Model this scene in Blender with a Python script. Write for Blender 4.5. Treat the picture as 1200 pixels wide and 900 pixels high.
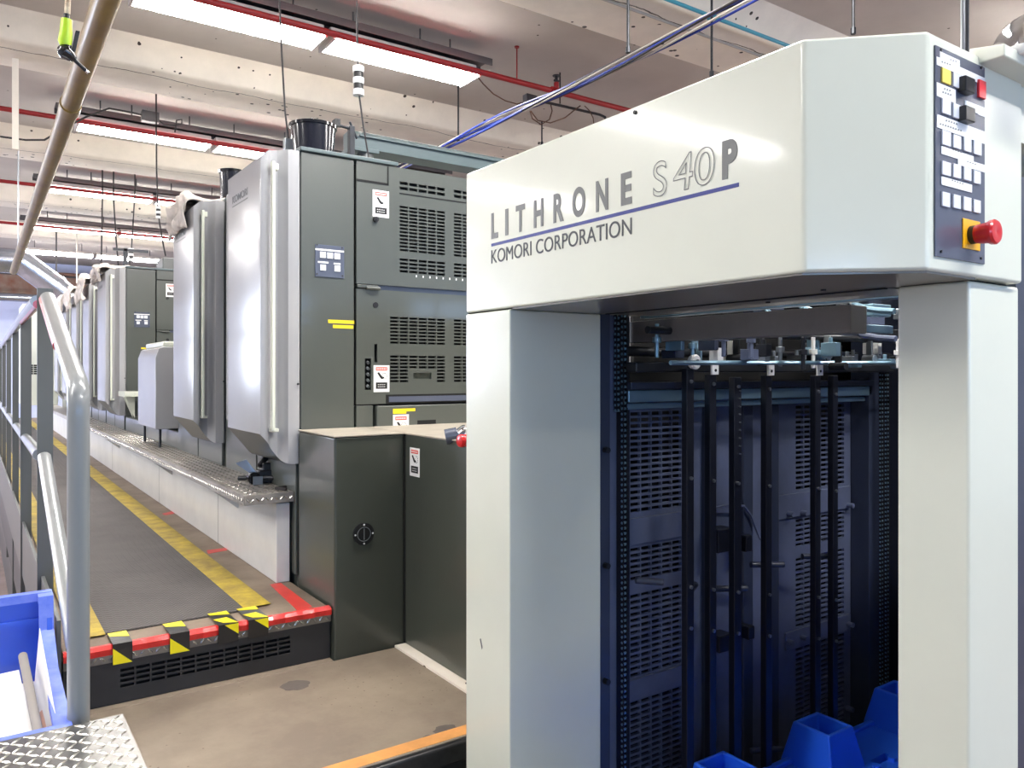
import bpy, math, random
from mathutils import Vector
random.seed(7)
for o in list(bpy.data.objects): bpy.data.objects.remove(o)
SC = bpy.context.scene
COL = SC.collection
# ------------------------------------------------------------------ camera, light, exposure
H = 1.6
F = 915.0
YAW = math.radians(34.76)
cam = bpy.data.cameras.new('camera'); co = bpy.data.objects.new('camera', cam); COL.objects.link(co)
cam.sensor_width = 36; cam.lens = F / 1200 * 36; cam.shift_y = -13 / 1200; cam.clip_start = 0.02; cam.clip_end = 200
co.location = (0, 0, H); co.rotation_euler = (math.pi / 2, 0, -YAW)
SC.camera = co
SC.view_settings.view_transform = 'Standard'; SC.view_settings.look = 'None'; SC.view_settings.gamma = 1
SC.view_settings.use_curve_mapping = False
SC.view_settings.exposure = 0.06
w = bpy.data.worlds.new('world'); SC.world = w; w.use_nodes = True
w.node_tree.nodes['Background'].inputs[0].default_value = (0.75, 0.85, 1, 1)
w.node_tree.nodes['Background'].inputs[1].default_value = 1.0
LAMP = 60.0          # strength of the fluorescent diffusers
DAY = 70.0          # daylight through each window behind the camera (W)
def area(name, loc, rot, sx, sy, e, c):
    l = bpy.data.lights.new(name, 'AREA'); l.shape = 'RECTANGLE'; l.size = sx; l.size_y = sy; l.energy = e; l.color = c
    o = bpy.data.objects.new(name, l); COL.objects.link(o); o.location = loc; o.rotation_euler = rot
    return o
WINS = [(-3.2, 1.6), (0.2, 1.6), (3.6, 1.6), (7.0, 1.6)]
for wx, ww in WINS:   # daylight in the windows of the wall behind the camera, shining into the room (+Y)
    area('window_daylight', (wx, -5.93, 2.1), (math.radians(90), 0, 0), ww, 1.5, DAY, (0.36, 0.60, 1.0))
for wy in (12.0, 15.5):  # added lamps for the far daylight; this wall has no windows
    area('window_daylight', (-4.93, wy, 2.2), (math.radians(90), 0, math.radians(-90)), 2.4, 1.6, 320, (0.72, 0.8, 1.0))

def P(u, v, x=None, y=None, z=None):
    r = (u - 600) / F
    dx = math.sin(YAW) + math.cos(YAW) * r; dy = math.cos(YAW) - math.sin(YAW) * r; dz = (437 - v) / F
    if x is not None: t = x / dx
    elif y is not None: t = y / dy
    else: t = (z - H) / dz
    return Vector((dx * t, dy * t, H + dz * t))

# ------------------------------------------------------------------ materials
def lin(c):
    c /= 255.0
    return c / 12.92 if c <= 0.04045 else ((c + 0.055) / 1.055) ** 2.4
def L3(c): return (lin(c[0]), lin(c[1]), lin(c[2]), 1)
def mat(name, c, rough=0.5, metal=0.0, coat=0.0, var=0.0, vscale=3.0, c2=None, bump=0.0, bscale=60.0, emit=0, spec=0.5, trans=0.0):
    m = bpy.data.materials.new(name); m.use_nodes = True
    nt = m.node_tree; b = nt.nodes['Principled BSDF']
    b.inputs['Base Color'].default_value = L3(c); b.inputs['Roughness'].default_value = rough
    b.inputs['Metallic'].default_value = metal; b.inputs['Coat Weight'].default_value = coat
    b.inputs['Coat Roughness'].default_value = 0.08
    b.inputs['Specular IOR Level'].default_value = spec
    if trans: b.inputs['Transmission Weight'].default_value = trans
    if emit:
        b.inputs['Emission Color'].default_value = L3(c); b.inputs['Emission Strength'].default_value = emit
    if var or bump:
        tc = nt.nodes.new('ShaderNodeTexCoord')
    if var:
        n = nt.nodes.new('ShaderNodeTexNoise'); n.inputs['Scale'].default_value = vscale; n.inputs['Detail'].default_value = 8
        n.inputs['Roughness'].default_value = 0.65
        nt.links.new(tc.outputs['Object'], n.inputs['Vector'])
        r = nt.nodes.new('ShaderNodeValToRGB'); nt.links.new(n.outputs['Fac'], r.inputs['Fac'])
        r.color_ramp.elements[0].position = 0.35; r.color_ramp.elements[1].position = 0.68
        d = c2 if c2 else tuple(k * (1 - var) for k in c)
        r.color_ramp.elements[0].color = L3(d); r.color_ramp.elements[1].color = L3(c)
        nt.links.new(r.outputs['Color'], b.inputs['Base Color'])
    if bump:
        n2 = nt.nodes.new('ShaderNodeTexNoise'); n2.inputs['Scale'].default_value = bscale; n2.inputs['Detail'].default_value = 4
        nt.links.new(tc.outputs['Object'], n2.inputs['Vector'])
        bp = nt.nodes.new('ShaderNodeBump'); bp.inputs['Strength'].default_value = bump; bp.inputs['Distance'].default_value = 0.004
        nt.links.new(n2.outputs['Fac'], bp.inputs['Height']); nt.links.new(bp.outputs['Normal'], b.inputs['Normal'])
    return m
def pits(m, scale=9.0, col=(60, 52, 45), thr=0.16):
    """small dark holes of their own shape in concrete / floor"""
    nt = m.node_tree; b = nt.nodes['Principled BSDF']
    tc = nt.nodes.new('ShaderNodeTexCoord'); v = nt.nodes.new('ShaderNodeTexVoronoi'); v.inputs['Scale'].default_value = scale
    nz = nt.nodes.new('ShaderNodeTexNoise'); nz.inputs['Scale'].default_value = 1.1
    nt.links.new(tc.outputs['Object'], v.inputs['Vector']); nt.links.new(tc.outputs['Object'], nz.inputs['Vector'])
    mu = nt.nodes.new('ShaderNodeMath'); mu.operation = 'MULTIPLY'; mu.inputs[1].default_value = thr * 2
    nt.links.new(nz.outputs['Fac'], mu.inputs[0])
    cp = nt.nodes.new('ShaderNodeMath'); cp.operation = 'LESS_THAN'
    nt.links.new(v.outputs['Distance'], cp.inputs[0]); nt.links.new(mu.outputs[0], cp.inputs[1])
    cp2 = nt.nodes.new('ShaderNodeMath'); cp2.operation = 'GREATER_THAN'; cp2.inputs[1].default_value = 0.5
    nt.links.new(nz.outputs['Fac'], cp2.inputs[0])
    m3 = nt.nodes.new('ShaderNodeMath'); m3.operation = 'MULTIPLY'
    nt.links.new(cp.outputs[0], m3.inputs[0]); nt.links.new(cp2.outputs[0], m3.inputs[1])
    mx = nt.nodes.new('ShaderNodeMix'); mx.data_type = 'RGBA'
    src = b.inputs['Base Color'].links[0].from_socket if b.inputs['Base Color'].links else None
    if src: nt.links.new(src, mx.inputs[6])
    else: mx.inputs[6].default_value = b.inputs['Base Color'].default_value
    mx.inputs[7].default_value = L3(col)
    nt.links.new(m3.outputs[0], mx.inputs[0]); nt.links.new(mx.outputs[2], b.inputs['Base Color'])
    return m
def crack(m):
    """a fine wandering dark crack along every ceiling beam"""
    nt = m.node_tree; b = nt.nodes['Principled BSDF']; tc = nt.nodes.new('ShaderNodeTexCoord')
    sp = nt.nodes.new('ShaderNodeSeparateXYZ'); nt.links.new(tc.outputs['Object'], sp.inputs[0])
    nz = nt.nodes.new('ShaderNodeTexNoise'); nz.inputs['Scale'].default_value = 1.6; nz.inputs['Detail'].default_value = 7
    nt.links.new(tc.outputs['Object'], nz.inputs['Vector'])
    def mth(op, *a):
        n = nt.nodes.new('ShaderNodeMath'); n.operation = op
        for i, q in enumerate(a):
            if hasattr(q, 'links'): nt.links.new(q, n.inputs[i])
            else: n.inputs[i].default_value = q
        return n.outputs[0]
    y = mth('MODULO', mth('ADD', sp.outputs['Y'], 2.88 * 5 - 5.52), 2.88)
    d = mth('ABSOLUTE', mth('SUBTRACT', mth('SUBTRACT', y, .86), mth('MULTIPLY', mth('SUBTRACT', nz.outputs['Fac'], .5), .22)))
    k = mth('LESS_THAN', d, .005)
    mx = nt.nodes.new('ShaderNodeMix'); mx.data_type = 'RGBA'
    nt.links.new(b.inputs['Base Color'].links[0].from_socket, mx.inputs[6]); mx.inputs[7].default_value = L3((92, 80, 70))
    nt.links.new(k, mx.inputs[0]); nt.links.new(mx.outputs[2], b.inputs['Base Color'])

M = {}
M['cream'] = mat('cream_paint', (226, 229, 212), 0.28, coat=0.35, var=0.03, vscale=1.5)
M['guard'] = mat('white_gloss_guard', (168, 168, 169), 0.2, coat=0.05, var=0.02, spec=0.28)
M['gg'] = mat('grey_green_paint', (84, 88, 83), 0.30, coat=0.4, var=0.05, vscale=2.0, bump=0.04, bscale=90)
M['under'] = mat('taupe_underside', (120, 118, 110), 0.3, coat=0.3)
M['ggd'] = mat('dark_grey_green_paint', (70, 74, 66), 0.32, coat=0.35, var=0.07, vscale=2.5, bump=0.05, bscale=80)
M['far_gg'] = mat('charcoal_paint', (92, 94, 92), 0.35, coat=0.2)
M['teal'] = mat('blue_grey_paint', (82, 96, 98), 0.35, coat=0.2)
M['black'] = mat('black_plastic', (22, 22, 24), 0.4)
M['bgloss'] = mat('black_gloss', (20, 20, 24), 0.12, coat=0.6)
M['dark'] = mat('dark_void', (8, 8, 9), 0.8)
M['navy'] = mat('navy_black_paint', (54, 62, 82), 0.42, var=0.12, vscale=5, coat=0.1)
M['navy2'] = mat('slate_navy_paint', (100, 110, 138), 0.4, var=0.15, vscale=4, coat=0.1)
M['rod'] = mat('black_rod', (20, 23, 34), 0.35)
M['iron'] = mat('dark_iron', (58, 60, 64), 0.4, metal=0.6, var=0.15, vscale=7)
M['steel'] = mat('steel', (170, 176, 182), 0.28, metal=0.9)
M['bsteel'] = mat('blueish_steel', (150, 185, 205), 0.3, metal=0.75)  # bluish highlight on the bay metal put into the steel colour
M['chrome'] = mat('chrome', (215, 218, 222), 0.08, metal=1.0)
M['beamgrey'] = mat('taupe_grey_beam', (128, 124, 122), 0.4, var=0.1, vscale=6)
M['pipegrey'] = mat('grey_rail_paint', (134, 137, 137), 0.3, coat=0.5)
M['railwhite'] = mat('pale_rail_paint', (186, 184, 178), 0.2, coat=0.6)
M['railred'] = mat('red_rail_paint', (196, 52, 50), 0.3, coat=0.4)
M['post'] = mat('charcoal_post_paint', (88, 90, 88), 0.4, var=0.05)
M['red'] = mat('red_tape', (226, 40, 36), 0.3, coat=0.4, bump=0.3, bscale=70)
M['redtape'] = mat('faded_red_tape', (222, 66, 56), 0.5, var=0.1, vscale=9)
M['redpipe'] = mat('red_pipe_paint', (150, 22, 26), 0.4)
M['yellow'] = mat('bright_yellow_tape', (244, 226, 20), 0.35)
M['ytape'] = mat('worn_yellow_tape', (202, 176, 50), 0.55, var=0.3, vscale=9, c2=(142, 120, 48), bump=0.35, bscale=120)
M['blk_tape'] = mat('black_tape', (24, 24, 24), 0.3, coat=0.4, bump=0.3, bscale=60)
M['btape'] = mat('orange_tan_tape', (226, 158, 88), 0.6, var=0.15, vscale=7)
M['ylabel'] = mat('yellow_label', (240, 212, 40), 0.5)
M['white'] = mat('white_label', (240, 240, 238), 0.5)
M['wbtn'] = mat('white_button', (226, 230, 238), 0.35)
M['ybtn'] = mat('yellow_button', (246, 226, 110), 0.35)
M['rbtn'] = mat('red_button', (232, 52, 62), 0.3, coat=0.3)
M['estop'] = mat('red_stop_button', (214, 24, 30), 0.3, coat=0.5)
M['estopy'] = mat('amber_plate', (250, 184, 20), 0.4)
M['slate'] = mat('slate_blue_panel', (86, 92, 108), 0.25, coat=0.4)
M['letter'] = mat('grey_lettering', (112, 114, 112), 0.4)
M['ink'] = mat('dark_grey_print', (70, 72, 74), 0.5)
M['bline'] = mat('blue_print', (30, 46, 132), 0.4)
M['labelred'] = mat('label_red', (226, 92, 80), 0.5)
M['labelblk'] = mat('label_black', (20, 20, 20), 0.5)
M['bucket'] = mat('black_bucket_plastic', (26, 26, 34), 0.16, coat=0.6)
M['bin'] = mat('blue_bin_plastic', (56, 96, 214), 0.35, coat=0.2, var=0.06)
M['binrim'] = mat('worn_blue_rim', (132, 150, 232), 0.5, var=0.15, vscale=14, c2=(92, 118, 222))
M['pallet'] = mat('blue_pallet_plastic', (40, 108, 250), 0.3, coat=0.3)
M['paper'] = mat('paper', (246, 244, 240), 0.7)
M['paperd'] = mat('paper_grey_print', (150, 144, 138), 0.7)
M['paperp'] = mat('paper_peach_print', (226, 182, 160), 0.7)
M['brass'] = mat('aged_brass_pipe', (138, 114, 48), 0.5, var=0.35, vscale=5, c2=(112, 88, 48), coat=0.1)
M['lime'] = mat('lime_rubber', (190, 228, 40), 0.4, coat=0.2)
M['hose'] = mat('brown_hose', (140, 98, 60), 0.4, var=0.5, vscale=60, c2=(230, 214, 180))
M['duct'] = mat('galvanised_duct', (182, 188, 200), 0.25, metal=0.9, var=0.1, vscale=5)
M['rag'] = mat('grey_white_rag', (226, 216, 206), 0.95, var=0.15, vscale=18)
M['cable'] = mat('dark_cable', (44, 40, 40), 0.5)
M['wcable'] = mat('pale_cable', (176, 168, 158), 0.5)
M['blcable'] = mat('blue_cable', (34, 54, 140), 0.4)
M['tealp'] = mat('teal_conduit', (58, 146, 166), 0.4)
M['brownc'] = mat('brown_cord', (92, 62, 44), 0.5)
M['grconduit'] = mat('grey_channel', (96, 92, 92), 0.45, metal=0.3)
M['plinth'] = mat('white_plinth_paint', (226, 224, 220), 0.3, coat=0.3, var=0.06, vscale=4)
M['diamond'] = mat('diamond_plate_steel', (146, 144, 140), 0.3, metal=0.85, var=0.25, vscale=9)
M['diamondl'] = mat('worn_plate_lugs', (190, 188, 182), 0.25, metal=0.85)
M['grate'] = mat('step_tread_metal', (186, 178, 168), 0.42, metal=0.5, var=0.25, vscale=12)
M['rubber'] = mat('grey_rubber_mat', (88, 83, 80), 0.62, var=0.15, vscale=4)
M['deck'] = mat('tan_worn_deck', (158, 143, 124), 0.62, var=0.22, vscale=2.2, c2=(126, 112, 98), bump=0.12, bscale=50)
M['toptan'] = mat('dusty_pale_top', (180, 171, 156), 0.5, var=0.12, vscale=7)
M['dirt'] = mat('grey_scuff', (104, 94, 88), 0.7, var=0.1, vscale=30)
M['deck2'] = mat('brown_walkway', (146, 130, 112), 0.62, var=0.25, vscale=4, c2=(112, 96, 82), bump=0.15, bscale=60)
M['riser'] = mat('black_riser', (50, 51, 53), 0.35, var=0.15, vscale=5)
M['nosing'] = mat('dark_nosing', (70, 70, 72), 0.3, metal=0.6, var=0.3, vscale=12)
M['floor'] = mat('pinkish_concrete_floor', (150, 130, 124), 0.6, var=0.2, vscale=1.5, c2=(112, 96, 90))
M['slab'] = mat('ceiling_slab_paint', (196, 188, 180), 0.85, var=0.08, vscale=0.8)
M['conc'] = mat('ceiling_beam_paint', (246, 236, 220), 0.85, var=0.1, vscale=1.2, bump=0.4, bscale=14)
M['wall'] = mat('pale_wall_paint', (214, 214, 216), 0.85, var=0.04)
M['wallb'] = mat('pale_blue_wall_paint', (198, 206, 236), 0.85, var=0.04)  # bluish window light put into the wall's colour
M['wallg'] = mat('grey_wall_paint', (140, 146, 158), 0.85, var=0.04)
M['rust'] = mat('rusty_beam', (132, 116, 104), 0.7, var=0.4, vscale=3, c2=(116, 72, 52))
M['lampbody'] = mat('lamp_housing', (205, 196, 190), 0.5)
M['glass'] = mat('window_glass', (220, 235, 250), 0.05, trans=0.95)
crack(M['conc']); pits(M['slab'], 7, thr=0.05); pits(M['conc'], 11, thr=0.14); pits(M['deck'], 40, (120, 102, 86), 0.11); pits(M['floor'], 6, (70, 60, 58), 0.14)
dif = bpy.data.materials.new('lamp_diffuser'); dif.use_nodes = True
nt = dif.node_tree; b = nt.nodes['Principled BSDF']; b.inputs['Base Color'].default_value = (0.9, 0.88, 0.85, 1)
b.inputs['Emission Color'].default_value = (1.0, 0.97, 0.94, 1); b.inputs['Emission Strength'].default_value = LAMP
M['diffuser'] = dif
# fine ridges across the rubber mat (zigzag)
def zigzag(m):
    nt = m.node_tree; b = nt.nodes['Principled BSDF']; tc = nt.nodes.new('ShaderNodeTexCoord')
    sp = nt.nodes.new('ShaderNodeSeparateXYZ'); nt.links.new(tc.outputs['Object'], sp.inputs[0])
    def mth(op, a, bb=None):
        n = nt.nodes.new('ShaderNodeMath'); n.operation = op
        if hasattr(a, 'links'): nt.links.new(a, n.inputs[0])
        else: n.inputs[0].default_value = a
        if bb is not None:
            if hasattr(bb, 'links'): nt.links.new(bb, n.inputs[1])
            else: n.inputs[1].default_value = bb
        return n.outputs[0]
    tri = mth('PINGPONG', sp.outputs['X'], 0.014)
    yy = mth('ADD', sp.outputs['Y'], tri)
    s = mth('PINGPONG', yy, 0.010)
    s = mth('MULTIPLY', s, 100)
    bp = nt.nodes.new('ShaderNodeBump'); bp.inputs['Strength'].default_value = 0.8; bp.inputs['Distance'].default_value = 0.003
    nt.links.new(s, bp.inputs['Height']); nt.links.new(bp.outputs['Normal'], b.inputs['Normal'])
zigzag(M['rubber'])

# ------------------------------------------------------------------ helpers
def wloc(o):
    v = Vector((0, 0, 0))
    while o is not None: v += Vector(o.location); o = o.parent
    return v
class MB:
    def __init__(s): s.v = []; s.f = []; s.m = []; s.mi = 0
    def add(s, vs, fs):
        n = len(s.v); s.v += [tuple(p) for p in vs]
        for f in fs: s.f.append([i + n for i in f]); s.m.append(s.mi)
        return s
    def box(s, x0, x1, y0, y1, z0, z1):
        if x0 > x1: x0, x1 = x1, x0
        if y0 > y1: y0, y1 = y1, y0
        if z0 > z1: z0, z1 = z1, z0
        v = [(x0, y0, z0), (x1, y0, z0), (x1, y1, z0), (x0, y1, z0), (x0, y0, z1), (x1, y0, z1), (x1, y1, z1), (x0, y1, z1)]
        return s.add(v, [(0, 3, 2, 1), (4, 5, 6, 7), (0, 1, 5, 4), (1, 2, 6, 5), (2, 3, 7, 6), (3, 0, 4, 7)])
    def prism(s, poly, vec):
        """poly: list of 3-D points (planar), extruded by vec"""
        n = len(poly); vec = Vector(vec); a = [Vector(p) for p in poly]; b2 = [p + vec for p in a]
        nrm = Vector((0, 0, 0))
        for i in range(n): nrm += a[i].cross(a[(i + 1) % n])
        if nrm.dot(vec) > 0: a.reverse(); b2.reverse()
        fs = [list(range(n)), [n + n - 1 - i for i in range(n)]]
        for i in range(n): j = (i + 1) % n; fs.append([i, n + i, n + j, j])
        return s.add(a + b2, fs)
    def cyl(s, p0, p1, r0, r1=None, n=16, caps=True):
        r1 = r0 if r1 is None else r1
        return s.rings([(p0, r0), (p1, r1)], n, caps)
    def rings(s, pr, n=16, caps=True):
        """a swept round section through (point, radius) pairs"""
        pts = [Vector(p) for p, r in pr]; vs = []; up = None
        far = max(pts, key=lambda q: (q - pts[0]).length); ax = far - pts[0]; col = False
        if ax.length > 1e-7:
            ax.normalize(); col = all(((q - pts[0]) - ax * (q - pts[0]).dot(ax)).length < 1e-5 for q in pts)
        for i, (p, r) in enumerate(pr):
            if i == 0: t = pts[1] - pts[0]
            elif i == len(pts) - 1: t = pts[-1] - pts[-2]
            else:
                t = (pts[i + 1] - pts[i]).normalized() + (pts[i] - pts[i - 1]).normalized()
                if (pts[i + 1] - pts[i]).length < 1e-6: t = pts[i] - pts[i - 1]
                elif (pts[i] - pts[i - 1]).length < 1e-6: t = pts[i + 1] - pts[i]
            if col: t = ax.copy()
            if t.length < 1e-9: t = Vector((0, 0, 1))
            t.normalize()
            if up is None: up = Vector((0, 0, 1)) if abs(t.z) < 0.9 else Vector((0, 1, 0))
            a = up - t * up.dot(t)
            if a.length < 1e-5: a = Vector((1, 0, 0)) - t * t.x
            a.normalize(); up = a; bb = t.cross(a)
            for k in range(n):
                an = 2 * math.pi * k / n
                vs.append(Vector(p) + (a * math.cos(an) + bb * math.sin(an)) * r)
        fs = []
        for i in range(len(pr) - 1):
            for k in range(n):
                k2 = (k + 1) % n
                fs.append([i * n + k, i * n + k2, (i + 1) * n + k2, (i + 1) * n + k])
        if caps:
            fs.append([k for k in range(n)][::-1]); m0 = (len(pr) - 1) * n; fs.append([m0 + k for k in range(n)])
        return s.add(vs, fs)
    def tube(s, pts, r, n=8): return s.rings([(p, r) for p in pts], n)
    def ball(s, c, r, n=12, sz=1.0):
        c = Vector(c); return s.rings([(c + Vector((0, 0, -r * sz * math.cos(math.pi * i / n))), max(r * math.sin(math.pi * i / n), r * 0.02)) for i in range(n + 1)], n * 2)
    def build(s, name, m, parent=None, bevel=0.0, seg=2, smooth=True, world=True):
        ms = m if isinstance(m, (list, tuple)) else [m]
        off = wloc(parent) if (parent is not None and world) else Vector((0, 0, 0))
        me = bpy.data.meshes.new(name)
        me.from_pydata([tuple(Vector(p) - off) for p in s.v], [], s.f)
        for k in ms: me.materials.append(M[k] if isinstance(k, str) else k)
        me.polygons.foreach_set('material_index', s.m)
        if smooth:
            me.polygons.foreach_set('use_smooth', [True] * len(me.polygons)); me.set_sharp_from_angle(angle=math.radians(38))
        me.update()
        o = bpy.data.objects.new(name, me); COL.objects.link(o); o.parent = parent
        if bevel:
            bm = o.modifiers.new('bevel', 'BEVEL'); bm.width = bevel; bm.segments = seg; bm.limit_method = 'ANGLE'; bm.angle_limit = math.radians(30)
            bm.harden_normals = True
        return o
def thing(name, loc, label, cat, group=None):
    o = bpy.data.objects.new(name, None); COL.objects.link(o); o.location = loc; o.empty_display_size = 0.1
    tag(o, label, cat, group); return o
def tag(o, label, cat, group=None):
    o['label'] = label; o['category'] = cat
    if group: o['group'] = group
    return o
def struct(o): o['kind'] = 'structure'; return o
def plabel(o, l): o['label'] = l; return o
def dup(root, dloc=None, loc=None, label=None, group=None):
    r = root.copy(); COL.objects.link(r)
    if loc is not None: r.location = loc
    if dloc is not None: r.location = Vector(root.location) + Vector(dloc)
    if label: r['label'] = label
    if group: r['group'] = group
    for ch in [c for c in bpy.data.objects if c.parent == root]:
        c = ch.copy(); COL.objects.link(c); c.parent = r
        for g in [q for q in bpy.data.objects if q.parent == ch]:
            d = g.copy(); COL.objects.link(d); d.parent = c
    return r
def boxo(name, m, parent, *b6, bevel=0.0): return MB().box(*b6).build(name, m, parent, bevel)
def perf(x0, x1, z0, z1, y, holes, depth=0.012, s=None):
    """sheet facing -Y with true rectangular holes (xa,xb,za,zb)"""
    s = s or MB()
    xs = sorted(set([round(k, 5) for h in holes for k in h[:2]] + [round(x0, 5), round(x1, 5)]))
    zs = sorted(set([round(k, 5) for h in holes for k in h[2:]] + [round(z0, 5), round(z1, 5)]))
    xi = {k: i for i, k in enumerate(xs)}; zi = {k: i for i, k in enumerate(zs)}
    H_ = [[False] * (len(zs)) for _ in xs]
    for h in holes:
        for i in range(xi[round(h[0], 5)], xi[round(h[1], 5)]):
            for j in range(zi[round(h[2], 5)], zi[round(h[3], 5)]): H_[i][j] = True
    for j in range(len(zs) - 1):
        i = 0
        while i < len(xs) - 1:
            if H_[i][j]: i += 1; continue
            k = i
            while k < len(xs) - 1 and not H_[k][j]: k += 1
            s.add([(xs[i], y, zs[j]), (xs[k], y, zs[j]), (xs[k], y, zs[j + 1]), (xs[i], y, zs[j + 1])], [(0, 1, 2, 3)])
            i = k
    for xa, xb, za, zb in holes:
        d = y + depth
        s.add([(xa, y, za), (xb, y, za), (xb, d, za), (xa, d, za)], [(0, 1, 2, 3)])
        s.add([(xa, y, zb), (xb, y, zb), (xb, d, zb), (xa, d, zb)], [(3, 2, 1, 0)])
        s.add([(xa, y, za), (xa, y, zb), (xa, d, zb), (xa, d, za)], [(3, 2, 1, 0)])
        s.add([(xb, y, za), (xb, y, zb), (xb, d, zb), (xb, d, za)], [(0, 1, 2, 3)])
    # rim
    d = y + depth
    s.add([(x0, y, z0), (x1, y, z0), (x1, d, z0), (x0, d, z0)], [(3, 2, 1, 0)])
    s.add([(x0, y, z1), (x1, y, z1), (x1, d, z1), (x0, d, z1)], [(0, 1, 2, 3)])
    s.add([(x0, y, z0), (x0, y, z1), (x0, d, z1), (x0, d, z0)], [(0, 1, 2, 3)])
    s.add([(x1, y, z0), (x1, y, z1), (x1, d, z1), (x1, d, z0)], [(3, 2, 1, 0)])
    return s
def slots(x0, x1, z0, z1, nx, nz, gx=0.16, gz=0.42):
    """nx x nz slots filling the rect; gx,gz: share of the pitch left as metal"""
    px = (x1 - x0) / (nx - gx); pz = (z1 - z0) / (nz - gz); out = []
    for i in range(nx):
        for j in range(nz):
            out.append((x0 + i * px, x0 + i * px + px * (1 - gx), z0 + j * pz, z0 + j * pz + pz * (1 - gz)))
    return out
def lugs(s, x0, x1, y0, y1, z, pitch=0.03, ln=0.024, wd=0.007, h=0.0016, frame=None):
    """raised diamond-plate lugs, alternating +-, on the XY plane (or frame=(origin, a, b, n))"""
    if frame: O, A, B, N = [Vector(k) for k in frame]
    else: O, A, B, N = Vector((0, 0, z)), Vector((1, 0, 0)), Vector((0, 1, 0)), Vector((0, 0, 1))
    nx = int((x1 - x0) / pitch); ny = int((y1 - y0) / pitch)
    for i in range(nx):
        for j in range(ny):
            cx = x0 + (i + .5) * (x1 - x0) / nx; cy = y0 + (j + .5) * (y1 - y0) / ny
            an = math.radians(48 if (i + j) % 2 else -42)
            d = Vector((math.cos(an), math.sin(an))); e = Vector((-d.y, d.x)); c = Vector((cx, cy))
            p = [c - d * ln / 2, c - d * ln / 4 + e * wd / 2, c + d * ln / 4 + e * wd / 2, c + d * ln / 2, c + d * ln / 4 - e * wd / 2, c - d * ln / 4 - e * wd / 2]
            q = [c - d * ln / 4, c + d * ln / 4]
            vs = [O + A * k.x + B * k.y for k in p] + [O + A * k.x + B * k.y + N * h for k in q]
            s.add(vs, [(0, 6, 1), (1, 6, 7, 2), (2, 7, 3), (3, 7, 4), (4, 7, 6, 5), (5, 6, 0)])
    return s
def text_mesh(name, body, m, parent, loc, width, height, plane, bold=0.0, outline=False, shear=0.0, flip=False):
    """lettering cut as thin mesh. plane 'x': on a face looking -X, reading towards -Y; plane 'y': on a face looking -Y, reading +X"""
    c = bpy.data.curves.new(name, 'FONT'); c.body = body; c.size = 1; c.shear = shear
    if outline: c.fill_mode = 'NONE'; c.bevel_depth = 0.009
    else: c.extrude = 0.002; c.offset = bold
    o = bpy.data.objects.new(name, c); COL.objects.link(o)
    bpy.context.view_layer.update()
    dg = bpy.context.evaluated_depsgraph_get()
    me = bpy.data.meshes.new_from_object(o.evaluated_get(dg)); bpy.data.objects.remove(o)
    xs = [v.co.x for v in me.vertices]; ys = [v.co.y for v in me.vertices]
    x0, x1, y0, y1 = min(xs), max(xs), min(ys), max(ys)
    off = wloc(parent); loc = Vector(loc)
    for v in me.vertices:
        a = (v.co.x - x0) / (x1 - x0) * width; bb = (v.co.y - y0) / (y1 - y0) * height; d = v.co.z
        d = d * 0.02 if outline else (0.0006 if d > 0 else 0)
        if plane == 'x': p = Vector((-d, -a, bb))
        else: p = Vector((a, -d, bb))
        v.co = loc + p - off
    me.materials.clear(); me.materials.append(M[m]); me.update()
    ob = bpy.data.objects.new(name, me); COL.objects.link(ob); ob.parent = parent
    return ob
def sticker(parent, x0, x1, z0, z1, y=None, xp=None):
    """white safety sticker: red heading, black hand-and-roller picture, black panel; on a -Y face (y) or -X face (xp)"""
    s = MB()
    def q(a0, a1, b0, b1, k, mi):
        s.mi = mi
        if y is not None: s.box(x0 + (x1 - x0) * a0, x0 + (x1 - x0) * a1, y - k, y, z0 + (z1 - z0) * b0, z0 + (z1 - z0) * b1)
        else: s.box(xp - k, xp, x0 + (x1 - x0) * a0, x0 + (x1 - x0) * a1, z0 + (z1 - z0) * b0, z0 + (z1 - z0) * b1)
    def pt(a, b, k):
        return (x0 + (x1 - x0) * a, y - k, z0 + (z1 - z0) * b) if y is not None else (xp - k, x0 + (x1 - x0) * a, z0 + (z1 - z0) * b)
    q(0, 1, 0, 1, 0.001, 0)
    q(.14, .86, .80, .93, 0.0014, 1)
    for k in range(7): q(.2 + k * .09, .25 + k * .09, .84, .89, 0.0017, 0)
    vec = (0, 0.0004, 0) if y is not None else (0.0004, 0, 0)
    s.mi = 2
    s.prism([pt(.22, .72, .0016), pt(.34, .74, .0016), pt(.52, .58, .0016), pt(.66, .56, .0016), pt(.66, .51, .0016), pt(.5, .48, .0016), pt(.4, .54, .0016)], vec)
    for r0, r1 in ((.10, .12),):
        for k in range(10):
            a0 = 2 * math.pi * k / 12 - 1.6; a1 = 2 * math.pi * (k + .6) / 12 - 1.6; cx, cz = .68, .60
            hh = (x1 - x0) / (z1 - z0)
            s.prism([pt(cx + r0 * 1.5 * math.cos(a0), cz + r0 * 1.5 * hh * math.sin(a0), .0016), pt(cx + r1 * 1.5 * math.cos(a0), cz + r1 * 1.5 * hh * math.sin(a0), .0016), pt(cx + r1 * 1.5 * math.cos(a1), cz + r1 * 1.5 * hh * math.sin(a1), .0016), pt(cx + r0 * 1.5 * math.cos(a1), cz + r0 * 1.5 * hh * math.sin(a1), .0016)], vec)
    q(.14, .86, .12, .36, 0.0014, 2)
    for r in (.265, .185):
        for k in range(5): q(.26 + k * .10, .32 + k * .10, r, r + .022, 0.0017, 0)
    return plabel(s.build('warning_label', ['white', 'labelred', 'labelblk'], parent, smooth=False), 'white safety label with red heading and black hand symbol')

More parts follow.
